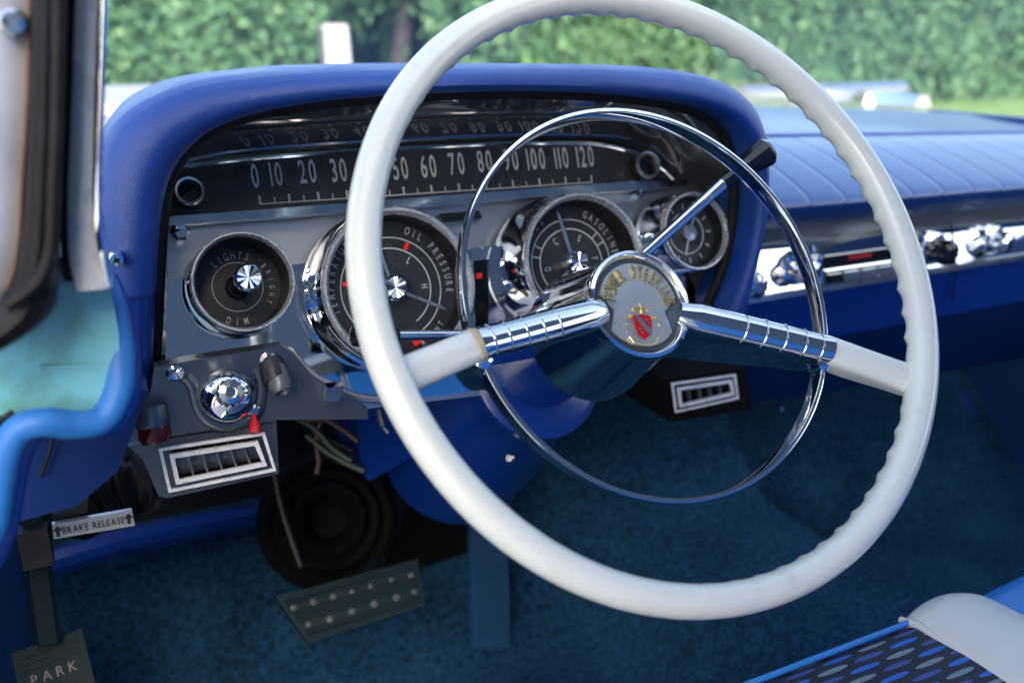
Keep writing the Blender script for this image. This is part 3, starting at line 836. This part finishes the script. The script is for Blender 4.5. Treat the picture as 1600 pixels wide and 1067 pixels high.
# chrome tab under the oil gauge, thin rod
bm = plate([PY(*p, SY - .012) for p in ((512, 606), (538, 602), (530, 626), (508, 628))], Y * .01, .0015)
obj('release_tab', bm, M['chrome'], sw)
bm = NB(); tube(bm, catmull([PP(*p, .016) for p in ((452, 545), (478, 578), (512, 600), (560, 620), (610, 625))], 5), .0038, 10)
obj('apron_edge', bm, M['alu'], cl)

# air vents under the dash
def vent(px4, y0, label, nb):
    c = [PY(*p, y0) for p in px4]; o = sum(c, Vector()) / 4
    root = thing('air_vent', o, label, 'air vent')
    def inset(k): return [p.lerp(o, k) for p in c]
    for k0, k1, dz in ((0, .085, .002), (.27, .27, .003)):
        bm = NB(); A, B = inset(k0), inset(k1)
        # even-width frame: shrink in the two directions by the same length
        hx = (c[1] - c[0]).length; hy = (c[3] - c[0]).length; ex = (c[1] - c[0]).normalized(); ey = (c[3] - c[0]).normalized()
        def fr_(m): return [c[0] + ex * m + ey * m, c[1] - ex * m + ey * m, c[2] - ex * m - ey * m, c[3] + ex * m - ey * m]
        m0 = k0 * hy * .62; m1 = m0 + (.0022 if k0 == 0 else .0030)
        A, B = fr_(m0), fr_(m1)
        loft(bm, [[p for p in A], [p - Y * dz for p in A], [p - Y * dz for p in B], [p for p in B]], True, False, True)
        bevel(bm, .0008, 2)
        obj('frame', bm, M['trim_alu'], root)
    m = .27 * hy * .62 + .002; q = fr_(m)
    bm = NB(); rows = [q, [p + Y * .03 for p in q]]; loft(bm, rows, True, False); bm.faces.new([bm.verts.new(p + Y * .03) for p in q])
    obj('duct', bm, M['boot'], root)
    bm = plate([p + Y * .001 for p in fr_(.002)], Y * .003)
    for k in range(nb):
        t = (k + 1) / (nb + 1); a = q[0].lerp(q[1], t); b = q[3].lerp(q[2], t); bm2 = NB()
        prism(bm2, [a, a + ex * .0016, b + ex * .0016, b], Y * .02)
        obj('vane', bm2, M['bezel_grey'], root)
    bm.free()
    return root
vent([(247, 699), (413, 674), (431, 734), (263, 768)], SY - .004, 'wide chrome framed air vent below the wiper knob', 5)
vent([(1048, 598), (1148, 584), (1153, 622), (1054, 644)], .20, 'small chrome framed air vent below the right steering wheel spoke', 4)

# ------------------------------------------------------------------ passenger dashboard
dash = thing('dashboard', (.6, .3, CAM.z - .3), 'blue pleated passenger dashboard pad above a chrome strip and painted lower panel', 'dashboard')
cols = [1130, 1180, 1240, 1310, 1390, 1470, 1550, 1640, 1740]
far = [166, 167, 168, 170, 172, 176, 181, 187, 194]
foldy = [214, 213, 212, 211, 210, 209, 208, 207, 206]
rollm = [255, 253, 250, 247, 244, 241, 238, 235, 232]
roll = [318, 314, 309, 304, 298, 292, 286, 280, 274]
nose = [345, 340, 334, 328, 321, 314, 307, 300, 292]
under = [366, 361, 354, 347, 340, 333, 326, 318, 310]
lines = [(far, .66), (foldy, .44), (rollm, .345), (roll, .262), (nose, .256), (under, .275)]
prof = []
for ys, yy in lines: prof.append(catmull([PY(x, y, yy) for x, y in zip(cols, ys)], 6))
ncol = len(prof[0]); rows_ = []
for j in range(ncol): rows_.append(catmull([prof[k][j] for k in range(len(prof))], 7))
uvs = []
for j in range(ncol):
    uvs.append([(rows_[j][i].x / .052 + .9 * i / len(rows_[j]), 1 - i / (len(rows_[j]) - 1)) for i in range(len(rows_[j]))])
bm = NB(); grid(bm, rows_, uvs)
obj('dash_pad', bm, M['pleat'], dash, sharp=60)
bm = NB(); tube(bm, [prof[1][j] + Vector((0, 0, .0005)) for j in range(ncol)], .0022, 8)
obj('pad_welt', bm, M['vinyl'], dash)
# strip
def dline(y1120, y1600, yy, xs=(1105, 1200, 1300, 1400, 1500, 1600, 1720)):
    return [PY(x, y1120 + (y1600 - y1120) * (x - 1120) / 480, yy) for x in xs]
def band(a, b, name, m, parent, d=.008, bv=.001):
    bm = NB(); loft(bm, [[p, q, q + Y * d, p + Y * d] for p, q in zip(a, b)], True, True)
    if bv: bevel(bm, bv, 2)
    return obj(name, bm, m, parent)
band(dline(365, 322, .282), dline(392, 347, .284), 'grey_rail', M['bezel_grey'], dash)  # grey enamel rail between the pad and the chrome strip
band(dline(391, 346, .280), dline(398, 352, .280), 'upper_bead', M['chrome'], dash)
band(dline(397, 351, .288), dline(476, 398, .272), 'chrome_strip', M['chrome'], dash)
band(dline(474, 397, .268), dline(483, 405, .268), 'lower_bead', M['silver'], dash)
band(dline(483, 405, .276), dline(560, 470, .290), 'lower_panel', M['blue_paint'], dash, .01, .002)
band(dline(559, 469, .290), dline(640, 560, .36), 'under_panel', M['blue_dark'], dash, .01, .002)
bm = NB(); a = PY(1487, 352, .279); b_ = PY(1496, 418, .268); tube(bm, [PY(1486, 350, .280), PY(1494, 420, .2705), PY(1488, 470, .279)], .0016, 6)
obj('panel_gap', bm, M['black'], dash)
# control knobs along the strip
for px, py, s in ((1163, 440, 1.2), (1245, 420, 1.2), (1458, 390, 1.3), (1552, 375, 1.1)):
    c = PY(px, py, .276); f = zframe(c, -Y)
    bm = NB(); lathe(bm, f, [(.017 * s, -.01), (.0165 * s, .002), (.013 * s, .004)], 28)
    o = obj('control_knob', bm, M['chrome'], dash)
    bm = NB(); ring = []
    for rr, zz in ((.011, .003), (.0125, .014), (.0118, .020), (.006, .022)):
        ring.append([f @ Vector((s * rr * (1 if j % 2 else .9) * math.cos(2 * PI * j / 24), s * rr * (1 if j % 2 else .9) * math.sin(2 * PI * j / 24), zz * s)) for j in range(24)])
    loft(bm, ring); obj('knob_grip', bm, M['chrome_dull'] if px != 1458 else M['black_gloss'], o, sharp=10)

# radio
rad = thing('car_radio', PY(1340, 425, .26), 'chrome car radio with red display and push buttons behind the wheel rim', 'radio')
def RQ(px, py, yy=.262): return PY(px, py, yy)
bm = plate([RQ(*p) for p in ((1284, 398), (1300, 384), (1345, 372), (1400, 364), (1425, 366), (1428, 420), (1286, 447))], Y * .03, .003, 3)
obj('case', bm, M['chrome'], rad)
bm = plate([RQ(*p, .260) for p in ((1290, 401), (1425, 383), (1425, 402), (1290, 421))], Y * .004, .0008)
dsp = obj('display_window', bm, M['black_gloss'], rad)
bm = NB()
for i, ch in enumerate('88:88'):
    put_text(bm, ch, frame(RQ(1322 + i * 13, 402 - i * 1.9, .2596), X, Z, -Y), .0062, .7, 0)
bm.free()
bm = plate([RQ(*p, .2595) for p in ((1326, 400), (1362, 395), (1362, 401), (1326, 406))], Y * .0004)
obj('red_glow', bm, mat('red_display', (.10, .008, .01), .4, emit=(.5, .02, .03, .05)), dsp)
for i in range(5):
    x0 = 1296 + 27 * i; sl = -.145
    pts = [RQ(x, y + sl * (x - 1296), .259) for x, y in ((x0, 430), (x0 + 22, 430), (x0 + 22, 443), (x0, 443))]
    obj('push_button', plate(pts, Y * .008, .001), M['silver'] if i else M['black_gloss'], rad)
bm = plate([RQ(*p, .2585) for p in ((1292, 424), (1426, 405), (1426, 409), (1292, 428))], Y * .006, .0006)
obj('trim_bar', bm, M['chrome'], rad)

# ------------------------------------------------------------------ steering column, levers
NW = Vector((0, -math.cos(TILT), math.sin(TILT)))            # wheel axis towards the driver
UW = Vector((0, math.sin(TILT), math.cos(TILT)))
def col(h): return WHEEL - NW * h
colm = thing('steering_column', col(.30), 'blue painted steering column below the wheel hub', 'steering column')
f = frame(col(0), X, UW, NW)
bm = NB(); lathe(bm, f, [(.040, -.10), (.041, -.27)], 48, True, True); obj('column_tube', bm, M['blue_paint'], colm)
bm = NB()
rings = []
for h, r_, dy in ((.235, .052, -.006), (.24, .060, -.008), (.25, .061, -.008), (.262, .056, -.008), (.30, .060, -.012), (.40, .078, -.022), (.50, .090, -.03), (.505, .085, -.03)):
    rings.append([f @ Vector((r_ * math.cos(2 * PI * k / 48), r_ * math.sin(2 * PI * k / 48) + dy, -h)) for k in range(48)])
loft(bm, rings, True, True); obj('column_cover', bm, M['blue_paint'], colm)
bm = plate([PY(*p, .31) for p in ((560, 628), (640, 606), (752, 560), (770, 640), (742, 676), (640, 716), (575, 752), (563, 715))], Y * .12, .008, 3)
obj('column_bracket', bm, M['blue_paint'], colm)
for px, py, dd in ((795, 716, .80),):
    bm = NB(); lathe(bm, zframe(PD(px, py, dd), -ray(px, py)), [(.005, -.004), (.005, 0), (.003, .002), (0, .002)], 14); obj('cover_bolt', bm, M['chrome_dull'], colm)

lv = thing('gear_lever', col(.13) + UW * .03, 'chrome gear lever with black tapered knob reaching up behind the horn ring', 'gear lever')
a = PD(900, 492, .715); b_ = PD(1135, 282, .72); c = PD(1203, 233, .72)
bm = NB(); ds = (b_ - a).normalized(); tube(bm, [a, a.lerp(b_, .5), a.lerp(b_, .92), b_], [.0048, .0045, .0055, .0060], 16); obj('lever_rod', bm, M['chrome'], lv)
f = zframe(b_, c - b_); L = (c - b_).length
bm = NB(); lathe(bm, f, [(.0066, -.004), (.0074, .010), (.0098, L * .55), (.0125, L * .86), (.0122, L * .93), (.009, L), (0, L * 1.005)], 12)
obj('lever_knob', bm, M['black_gloss'], lv, sharp=12)
ts = thing('turn_signal_lever', col(.13) - X * .03, 'slim chrome turn signal lever pointing left from the steering column', 'lever')
bm = NB(); tube(bm, [PD(822, 522, .70), PD(700, 523, .665), PD(620, 524, .64)], [.0046, .004, .0042], 14); obj('lever_rod', bm, M['chrome'], ts)
bm = NB(); e0 = PD(622, 524, .64); e1 = PD(548, 525, .62)
tube(bm, [e0, e0.lerp(e1, .3), e0.lerp(e1, .75), e0.lerp(e1, .95), e1], [.0045, .006, .0085, .0075, .002], 16); obj('lever_knob', bm, M['black_gloss'], ts)

# ------------------------------------------------------------------ steering wheel
sw_ = thing('steering_wheel', WHEEL, 'large white steering wheel with chrome horn ring and power steering badge', 'steering wheel')
TURN = R(-9.5)
WF = frame(WHEEL, X, UW, NW) @ Matrix.Rotation(TURN, 4, 'Z')
RIM, TR = .2072, .0104
bm = NB(); rings = []; NS = 720; NC = 28; NB_ = 66
for i in range(NS):
    th = 2 * PI * i / NS; ring = []
    x = (th * NB_ / (2 * PI)) % 1.0
    cusp = 1 - math.sin(PI * x) ** .8
    # grips fade out where the spokes meet the rim
    fade = 1
    for sa in (R(-20.8), R(200.8)):
        dd = abs((th - sa + PI) % (2 * PI) - PI); fade *= max(0, min(1, (dd - .09) / .05))
    for k in range(NC):
        ph = 2 * PI * k / NC
        wgt = max(0, math.cos(ph - R(238))) ** 2.5
        rr = TR * (1 + .05 * abs(math.sin(ph))) + (cusp * .0024 - .0012) * wgt * fade
        rad = RIM + rr * math.cos(ph)
        ring.append(WF @ Vector((rad * math.cos(th), rad * math.sin(th), rr * math.sin(ph) * 1.08)))
    rings.append(ring)
loft(bm, rings, True, False, True)
obj('rim', bm, M['ivory'], sw_, sharp=50)
# white spoke stubs and chrome spokes
def secspoke(c, along, hw, dep, top=.35, back=.9):
    """cross-section: rounded ridge with a skirt falling away from the driver; c in wheel coordinates"""
    a = Vector((along.x, along.y, 0)).normalized(); s = Vector((-a.y, a.x, 0)); out = []
    for k in range(9):
        t = PI * k / 8; out.append(c + s * (hw * math.cos(t)) + Vector((0, 0, hw * top * 2 * math.sin(t))))
    out.append(c - s * hw * .98 + Vector((0, 0, -dep * .25))); out.append(c - s * hw * back + Vector((0, 0, -dep)))
    out.append(c + s * hw * back + Vector((0, 0, -dep))); out.append(c + s * hw * .98 + Vector((0, 0, -dep * .25)))
    return [WF @ p for p in out]
for sg in (1, -1):
    def V(x, y, z): return Vector((sg * x, y, z))
    P0, P1, P2 = V(.030, -.011, -.049), V(.134, -.045, -.019), V(.196, -.073, -.003)
    al = (P1 - P0); bl = P2 - P1
    bm = NB()
    loft(bm, [secspoke(P0.lerp(P1, t), al, hw, dep) for t, hw, dep in ((0, .0085, .070), (.12, .0115, .068), (.5, .0108, .052), (.93, .0102, .032), (.97, .0106, .031), (1.0, .0102, .030), (1.004, .0090, .028))])
    o = obj('spoke', bm, M['chrome'], sw_, sharp=40)
    bm = NB()
    for t in (.42, .55, .68, .81, .92):
        sec = secspoke(P0.lerp(P1, t), al, .0117 - .0014 * t, .03)[:9]
        tube(bm, sec, .0006, 6)
    obj('spoke_groove', bm, M['chrome_dull'], o)
    bm = NB()
    loft(bm, [secspoke(P1.lerp(P2, t), bl, hw, dep, .25, .75) for t, hw, dep in ((-.03, .0088, .017), (.02, .0105, .020), (.35, .0105, .020), (.75, .0108, .016), (.95, .0130, .012), (1.08, .0165, .006))])
    o2 = obj('spoke_end', bm, M['ivory'], sw_, sharp=40)
    # horn ring clip
    bm = NB(); q = P1.lerp(P0, .03) + Vector((0, -.010, -.006))
    lathe(bm, WF @ Matrix.Translation(q), [(.006, -.010), (.007, -.002), (.006, .003), (.003, .005), (0, .0052)], 20)
    obj('ring_clip', bm, M['chrome'], sw_)
# worn hollow at the left white stub
bm = NB(); P1 = Vector((-.134, -.045, -.019)); bl = Vector((-.196, -.073, -.003)) - P1
loft(bm, [secspoke(P1.lerp(P1 + bl, t), bl, hw, .017, .3, .8) for t, hw in ((-.02, .0100), (.03, .0113), (.06, .0108))])
obj('worn_collar', bm, mat('yellowed_plastic', (.55, .45, .30), .6, var=.5, vscale=150), sw_)
# horn ring
HC = Vector((.002, -.005, -.033))
pts = []
for i in range(160):
    t = 2 * PI * i / 160
    pts.append(WF @ (HC + Vector((.1405 * math.cos(t), .1405 * math.sin(t), 0))))
bm = NB(); tube(bm, pts, .004, 16, True, NW, sq=(.0021, .0066))
obj('horn_ring', bm, M['chrome'], sw_, sharp=50)
# hub
HF = WF @ Matrix.Translation((0, -.005, -.053))
bm = NB(); lathe(bm, HF, [(.0340, .000), (.0352, .004), (.0375, .0065), (.0398, .0055), (.0408, .001), (.0405, -.008)], 64, False, False)
obj('hub_ring', bm, M['chrome'], sw_)
bm = NB(); lathe(bm, HF, [(.0345, .0008), (0, .0012)], 64, False, False)
obj('badge_back', bm, M['bezel_grey'], sw_)
bm = NB(); lathe(bm, HF, [(.0405, -.004), (.0425, -.020), (.0470, -.045), (.0515, -.070), (.0525, -.078), (.049, -.080)], 64, False, True)
obj('hub_bell', bm, M['chrome'], sw_)
# silver badge with notches for the spokes
out = []
for k in range(120):
    a = 2 * PI * k / 120; rr = .0312
    dx = R(0)
    for sa in (R(-13), R(193)):
        dd = abs((a - sa + PI) % (2 * PI) - PI)
        if dd < .42: rr = min(rr, .0312 - .0105 * (1 - dd / .42) ** .6)
    out.append(HF @ Vector((rr * math.cos(a), rr * math.sin(a), .0012)))
bm = NB(); a_ = [bm.verts.new(p) for p in out]; b2 = [bm.verts.new(p + NW * (.0012 + .00028 * math.sin(k * PI / 20) + .00016 * math.sin(k * 7 * PI / 60 + 1) + .00005 * math.sin(k * 2.3))) for k, p in enumerate(out)]
cvt = bm.verts.new(HF @ Vector((0, 0, .0034)))
for k in range(120):
    bm.faces.new((a_[k], a_[(k + 1) % 120], b2[(k + 1) % 120], b2[k])); bm.faces.new((b2[k], b2[(k + 1) % 120], cvt))
bad = obj('badge', bm, M['badge'], sw_, sharp=30)
bm = NB(); arc_text(bm, 'POWER STEERING', HF @ Matrix.Translation((0, 0, .0033)), .0246, 172, 6, .0104, .50, .016, depth=.0008)
obj('lettering', bm, M['gold'], bad)
# crest: red shield with a pale bend, gold mantling
CF = HF @ Matrix.Translation((-.0005, -.0162, .0040)) @ Matrix.Scale(1.35, 4)
sh = [(-.0052, .0052), (0, .0060), (.0052, .0052), (.0050, -.001), (.0032, -.0052), (0, -.0076), (-.0032, -.0052), (-.0050, -.001)]
bm = NB(); prism(bm, [CF @ Vector((x, y, 0)) for x, y in sh], NW * .0010)
obj('crest_shield', bm, M['shield_red'], bad)
bm = NB(); prism(bm, [CF @ Vector((x, y, .0011)) for x, y in ((-.0048, .0046), (-.0024, .0054), (.0044, -.0030), (.0030, -.0054))], NW * .0003)
for x, y in ((.002, .0028), (.0034, .0012), (-.0026, -.002), (-.0012, -.0042)): rect_mark(bm, CF, x, y, .0012, .0012, .7, .0013)
obj('crest_bend', bm, M['silver'], bad)
bm = NB(); rnd = random.Random(2)
for sg in (1, -1):
    for k in range(9):
        t = k / 8; c = Vector((sg * (.0020 + .0080 * math.sin(t * 2.2)), .0085 - .0105 * t + .0014 * math.sin(k * 2.1), .0004))
        pts = [CF @ (c + Vector((.0013 * math.cos(u) * (1 - u / 9), .0013 * math.sin(u) * (1 - u / 9), .0004 * math.sin(u)))) for u in [j * .8 + k for j in range(7)]]
        tube(bm, pts, .00060, 5)
tube(bm, [CF @ Vector((0, .0065, 0)), CF @ Vector((0, .0095, .0006)), CF @ Vector((-.0004, .0122, .0004))], [.0012, .0009, .0004], 6)
tube(bm, catmull([CF @ Vector(p) for p in ((-.0085, -.006, 0), (-.006, -.0098, .0004), (0, -.0108, .0006), (.006, -.0098, .0004), (.0085, -.006, 0))], 4), .0007, 6)
obj('crest_mantling', bm, M['gold'], bad)

# ------------------------------------------------------------------ under the dash: pedals, hoses, release handle
br = thing('brake_release', PY(145, 820, .16), 'small metal brake release label plate with arrows under the left dash', 'release handle')
bp4 = [PY(*p, .16) for p in ((81, 819), (206, 797), (211, 821), (84, 842))]
bm = plate(bp4, Y * .004, .001); obj('label_plate', bm, M['label_plate'], br)
c = sum(bp4, Vector()) / 4; ex = (bp4[1] - bp4[0]).normalized(); ex.y = 0; ex.normalize(); f = frame(c - Y * .0006, ex, (-Y).cross(ex), -Y)
wlen = (bp4[1] - bp4[0]).length
bm = NB(); put_text(bm, 'BRAKE RELEASE', f, .0056, .62, .012, .16)
bm2 = bm
for sx in (-1, 1):
    x = sx * wlen * .445
    bm.faces.new([bm.verts.new(f @ Vector((x + a, b, 0))) for a, b in ((-.0012, -.004), (.0012, -.004), (.0012, .0005), (-.0012, .0005))])
    bm.faces.new([bm.verts.new(f @ Vector((x + a, b, 0))) for a, b in ((-.0032, .0005), (.0032, .0005), (0, .0045))])
obj('lettering', bm, M['black'], br)
bm = NB(); tube(bm, [PY(106, 812, .175), PY(106, 790, .18), PY(108, 768, .19)], .0085, 16); obj('handle_stem', bm, M['pedal'], br)
bm = plate([PY(*p, .165) for p in ((76, 770), (140, 758), (136, 800), (86, 815))], Y * .006, .002); obj('bracket', bm, M['black'], br)
hz = thing('flexible_hose', PY(195, 770, .22), 'ribbed grey black flexible hose under the blue kick panel', 'hose')
bm = NB(); L_ = catmull([PY(*p, yy) for p, yy in (((120, 800), .25), ((170, 770), .23), ((210, 755), .22), ((238, 752), .24), ((270, 730), .30))], 30)
tube(bm, L_, [.021 + .0035 * math.sin(i * .62) for i in range(len(L_))], 18)
obj('hose_body', bm, M['rubber'], hz)

pk = thing('parking_brake_pedal', PY(88, 1010, .22), 'grey parking brake pedal on a long arm at far left', 'pedal')
bm = NB(); A_ = [PY(52, 790, .24), PY(58, 870, .235), PY(68, 940, .225), PY(76, 1000, .22)]
loft(bm, [[p + Vector((sx * .009, sy, 0)) for sx, sy in ((-1, 0), (-.7, -.006), (.7, -.006), (1, 0), (.7, .01), (-.7, .01))] for p in A_]); obj('pedal_arm', bm, M['pedal'], pk)
bm = NB(); box(bm, zframe(PY(56, 852, .228), -Y), .0105, .016, .007); bevel(bm, .002); obj('arm_collar', bm, M['black'], pk)
pn = Vector((0, -.75, .66)).normalized()
f = zframe(PY(90, 1066, .215), pn) @ Matrix.Rotation(R(6), 4, 'Z')
bm = NB(); box(bm, f, .026, .034, .006); bevel(bm, .0055, 4); pad = obj('pedal_pad', bm, M['pedal'], pk)
bm = NB(); put_text(bm, 'PARK', f @ Matrix.Translation((0, .008, .0066)), .008, .9, .01, .35, .0006); obj('lettering', bm, M['pedal_dot'], pad)
bm = NB()
for k in range(3): box(bm, f @ Matrix.Translation((0, .027 - .005 * k, .0064)), .021, .0012, .0012)
obj('pad_rib', bm, M['pedal'], pad)

bk = thing('brake_pedal', PY(555, 985, .30), 'wide grey rubber brake pedal with two rows of pale dots', 'pedal')
c4 = [PY(*p, yy) for p, yy in (((431, 932), .34), ((652, 873), .34), ((664, 945), .305), ((482, 1004), .305))]
nrm = (c4[1] - c4[0]).cross(c4[3] - c4[0]).normalized()
if nrm.y > 0: nrm = -nrm
bm = plate(c4, -nrm * .020, .007, 4); pad = obj('pedal_pad', bm, M['pedal'], bk)
def bq(u, v, z=0): return c4[0].lerp(c4[1], u).lerp(c4[3].lerp(c4[2], u), v) + nrm * z
bm = NB()
for v in (.10, .19, .40, .48, .56, .80, .89):
    tube(bm, [bq(.03, v, .0005), bq(.97, v, .0005)], .0024, 8)
obj('pad_rib', bm, M['pedal'], pad)
bm = NB()
for v, us in ((.30, (.06, .20, .34, .48, .62, .78, .93)), (.68, (.08, .24, .42, .60, .78, .93))):
    for u in us:
        k_ = random.uniform(.65, 1.05); lathe(bm, zframe(bq(u, v + random.uniform(-.02, .02), 0), nrm), [(.0042 * k_, 0), (.0032 * k_, .0014), (0, .002)], 12)
obj('pad_dots', bm, M['pedal_dot'], pad)
bm = NB(); tube(bm, catmull([bq(.55, .3, -.012), PY(600, 850, .42), PY(640, 740, .47), PY(650, 640, .48)], 6), .010, 10); obj('pedal_arm', bm, M['black'], bk)

ac = thing('accelerator_pedal', PY(766, 985, .36), 'narrow blue ribbed accelerator pedal behind the lower wheel rim', 'pedal')
c4 = [PY(*p, yy) for p, yy in (((736, 815), .455), ((792, 815), .455), ((796, 1012), .375), ((740, 1012), .375))]
nrm = (c4[1] - c4[0]).cross(c4[3] - c4[0]).normalized()
if nrm.y > 0: nrm = -nrm
M['blue_rubber'] = mat('blue_rubber', (.010, .065, .16), .5, var=.2)
bm = plate(c4, -nrm * .012, .003, 2); pad = obj('pedal_pad', bm, M['blue_rubber'], ac)
bm = NB()
for k in range(40):
    v = .02 + .96 * k / 39; tube(bm, [bq(.06, v, .0003), bq(.94, v, .0003)], .0014, 6)
obj('pad_rib', bm, M['blue_rubber'], pad)

cb = thing('rubber_boot', PD(515, 815, 1.0), 'black round rubber boot on the firewall above the brake pedal', 'boot')
f = zframe(PD(515, 812, 1.0), Vector((-.1, -.85, .5)))
bm = NB(); lathe(bm, f, [(.082, -.03), (.080, 0), (.070, .010), (.062, .004), (.055, .014), (.046, .008), (.038, .022), (.028, .012), (.020, -.01), (.001, -.012)], 40, True, False)
obj('boot_bellows', bm, M['boot'], cb)
TP = Vector((0, .4, .004)); TN = Vector((0, -1.05, 1)).normalized()
bm = plate([PL(*p, TP, TN) for p in ((425, 780), (430, 850), (468, 905), (560, 918), (640, 893), (738, 862), (742, 740), (600, 690))], TN * .004, .001)
obj('toe_shade_sheet', bm, M['boot'], cb)  # black sheet added on the toe board as painted shade around the boot
ca = thing('hanging_cable', PD(440, 800, .95), 'thin black cable hanging beside the round rubber boot', 'cable')
bm = NB(); tube(bm, catmull([PD(*p, .95) for p in ((425, 640), (428, 730), (442, 800), (458, 850), (470, 885))], 6), .0032, 8)
obj('cable_sheath', bm, M['black'], ca)
wi = thing('wire_bundle', PD(520, 690, .86), 'bundle of green and brown wires under the switch panel', 'wires')
for m_, P_, r_ in (('wire_green', ((465, 655), (490, 668), (520, 700), (550, 720)), .004), ('wire_green', ((480, 680), (510, 705), (545, 725), (570, 735)), .004), ('wire_brown', ((478, 658), (505, 655), (530, 668), (560, 690)), .0028), ('wire_brown', ((500, 660), (494, 690), (498, 720), (495, 740)), .0026), ('rubber', ((476, 680), (500, 684), (520, 690), (552, 705)), .0022)):
    bm = NB(); tube(bm, catmull([PD(*p, .86) for p in P_], 6), r_, 8); obj('wire', bm, M[m_], wi)
bm = NB(); tube(bm, [PD(592, 640, .80), PD(598, 665, .80)], [.003, .0034], 10); tube(bm, [PD(600, 668, .80), PD(607, 676, .80)], .0018, 8)
obj('key_tag', bm, M['bezel_grey'], wi)
# dark heater box under the dash
hb = thing('heater_box', (.33, .5, .40), 'black heater box under the dash behind the small vent', 'heater')
bm = NB(); box(bm, frame(Vector((.36, .52, .47)), X, Y, Z), .26, .14, .07); bevel(bm, .012, 3); obj('case', bm, M['boot'], hb)
bm = plate([PY(*p, .205) for p in ((1035, 592), (1165, 574), (1175, 640), (1045, 660))], Y * .1, .003); obj('vent_duct', bm, M['boot'], hb)
bm = NB(); lathe(bm, zframe(PY(1219, 640, .33), -Y), [(.005, -.01), (.005, .004), (0, .006)], 14); obj('bolt', bm, M['chrome_dull'], hb)

# ------------------------------------------------------------------ bench seat
SZ = CAM.z - .447
print('EDGE', [tuple(round(v, 3) for v in PZ(*p, .15)) for p in ((1330, 880), (1480, 960), (1215, 790), (1310, 850))], CAM)
st = thing('bench_seat', PZ(1400, 1050, 0.0), 'bench seat with dark oval patterned cushion, white bolster and blue piping', 'seat')
pA = PZ(1215, 1067, SZ); pB = PZ(1440, 975, SZ)
fy = (pA.y + pB.y) / 2 + .022                            # the front edge runs across the car
x1 = PZ(1438, 980, SZ).x; x2 = x1 + .085; x0 = -.30
def cushion(xa, xb, name, m, lift=0, end=False, nx=10):
    bm = NB(); rows = []; uv = []
    prof = [(0, -.20), (-.004, -.12), (.002, -.05), (-.004, -.018), (-.016, -.005), (-.035, 0), (-.09, .004), (-.20, .004), (-.35, -.005), (-.52, -.02)]
    pts2 = catmull([Vector((0, fy + a, SZ + b)) for a, b in prof], 5)
    for j in range(nx + 1):
        x = xa + (xb - xa) * j / nx; s = math.sin(PI * j / nx) ** .6 if lift else 0
        rows.append([Vector((x, p.y - (.0 if not lift else -.006 * s), p.z + lift * s)) for p in pts2])
        dist = 0; u = []
        for i, p in enumerate(pts2):
            if i: dist += (p - pts2[i - 1]).length
            u.append((x, dist))
        uv.append(u)
    grid(bm, rows, uv)
    return obj(name, bm, m, st, sharp=60)
cushion(x0, x1, 'cushion', M['brocade'])
cushion(x1, x2, 'bolster', M['white_vinyl'], .013, nx=16)
cushion(x2, x2 + .45, 'side_cushion', M['seat_blue'], .004, nx=14)
bm = NB(); tube(bm, [Vector((x, fy - .012, SZ - .003)) for x in (x0, x0 + .2, x1)], .0024, 10); obj('piping', bm, M['seat_blue'], st)
bm = NB(); tube(bm, [Vector((x1 + .001, fy - .004 - .018 * k, SZ + (.0 if k else -.006))) for k in range(24)], .003, 10); obj('piping', bm, M['white_vinyl'], st)
bm = NB(); bn = Vector((0, .974, .225)); box(bm, frame(Vector((.375, -.69, SZ + .24)), X, bn.cross(X), bn), .675, .27, .035); bevel(bm, .03, 4)
obj('backrest', bm, M['seat_blue'], st)

# ------------------------------------------------------------------ passenger door
dr = thing('passenger_door', (1.10, .1, .1), 'dark blue far door and kick panel at the right edge', 'door')
bm = NB(); box(bm, frame(Vector((1.135, -.375, (CAM.z - .15) / 2)), X, Y, Z), .015, 1.125, (CAM.z - .11) / 2)
obj('door_panel', bm, M['door'], dr)
bm = NB(); tube(bm, [PX(1500, 610, 1.08), PX(1535, 700, 1.08), PX(1590, 800, 1.08), PX(1650, 880, 1.08)], .011, 10)
obj('door_welt', bm, M['blue_paint'], dr)
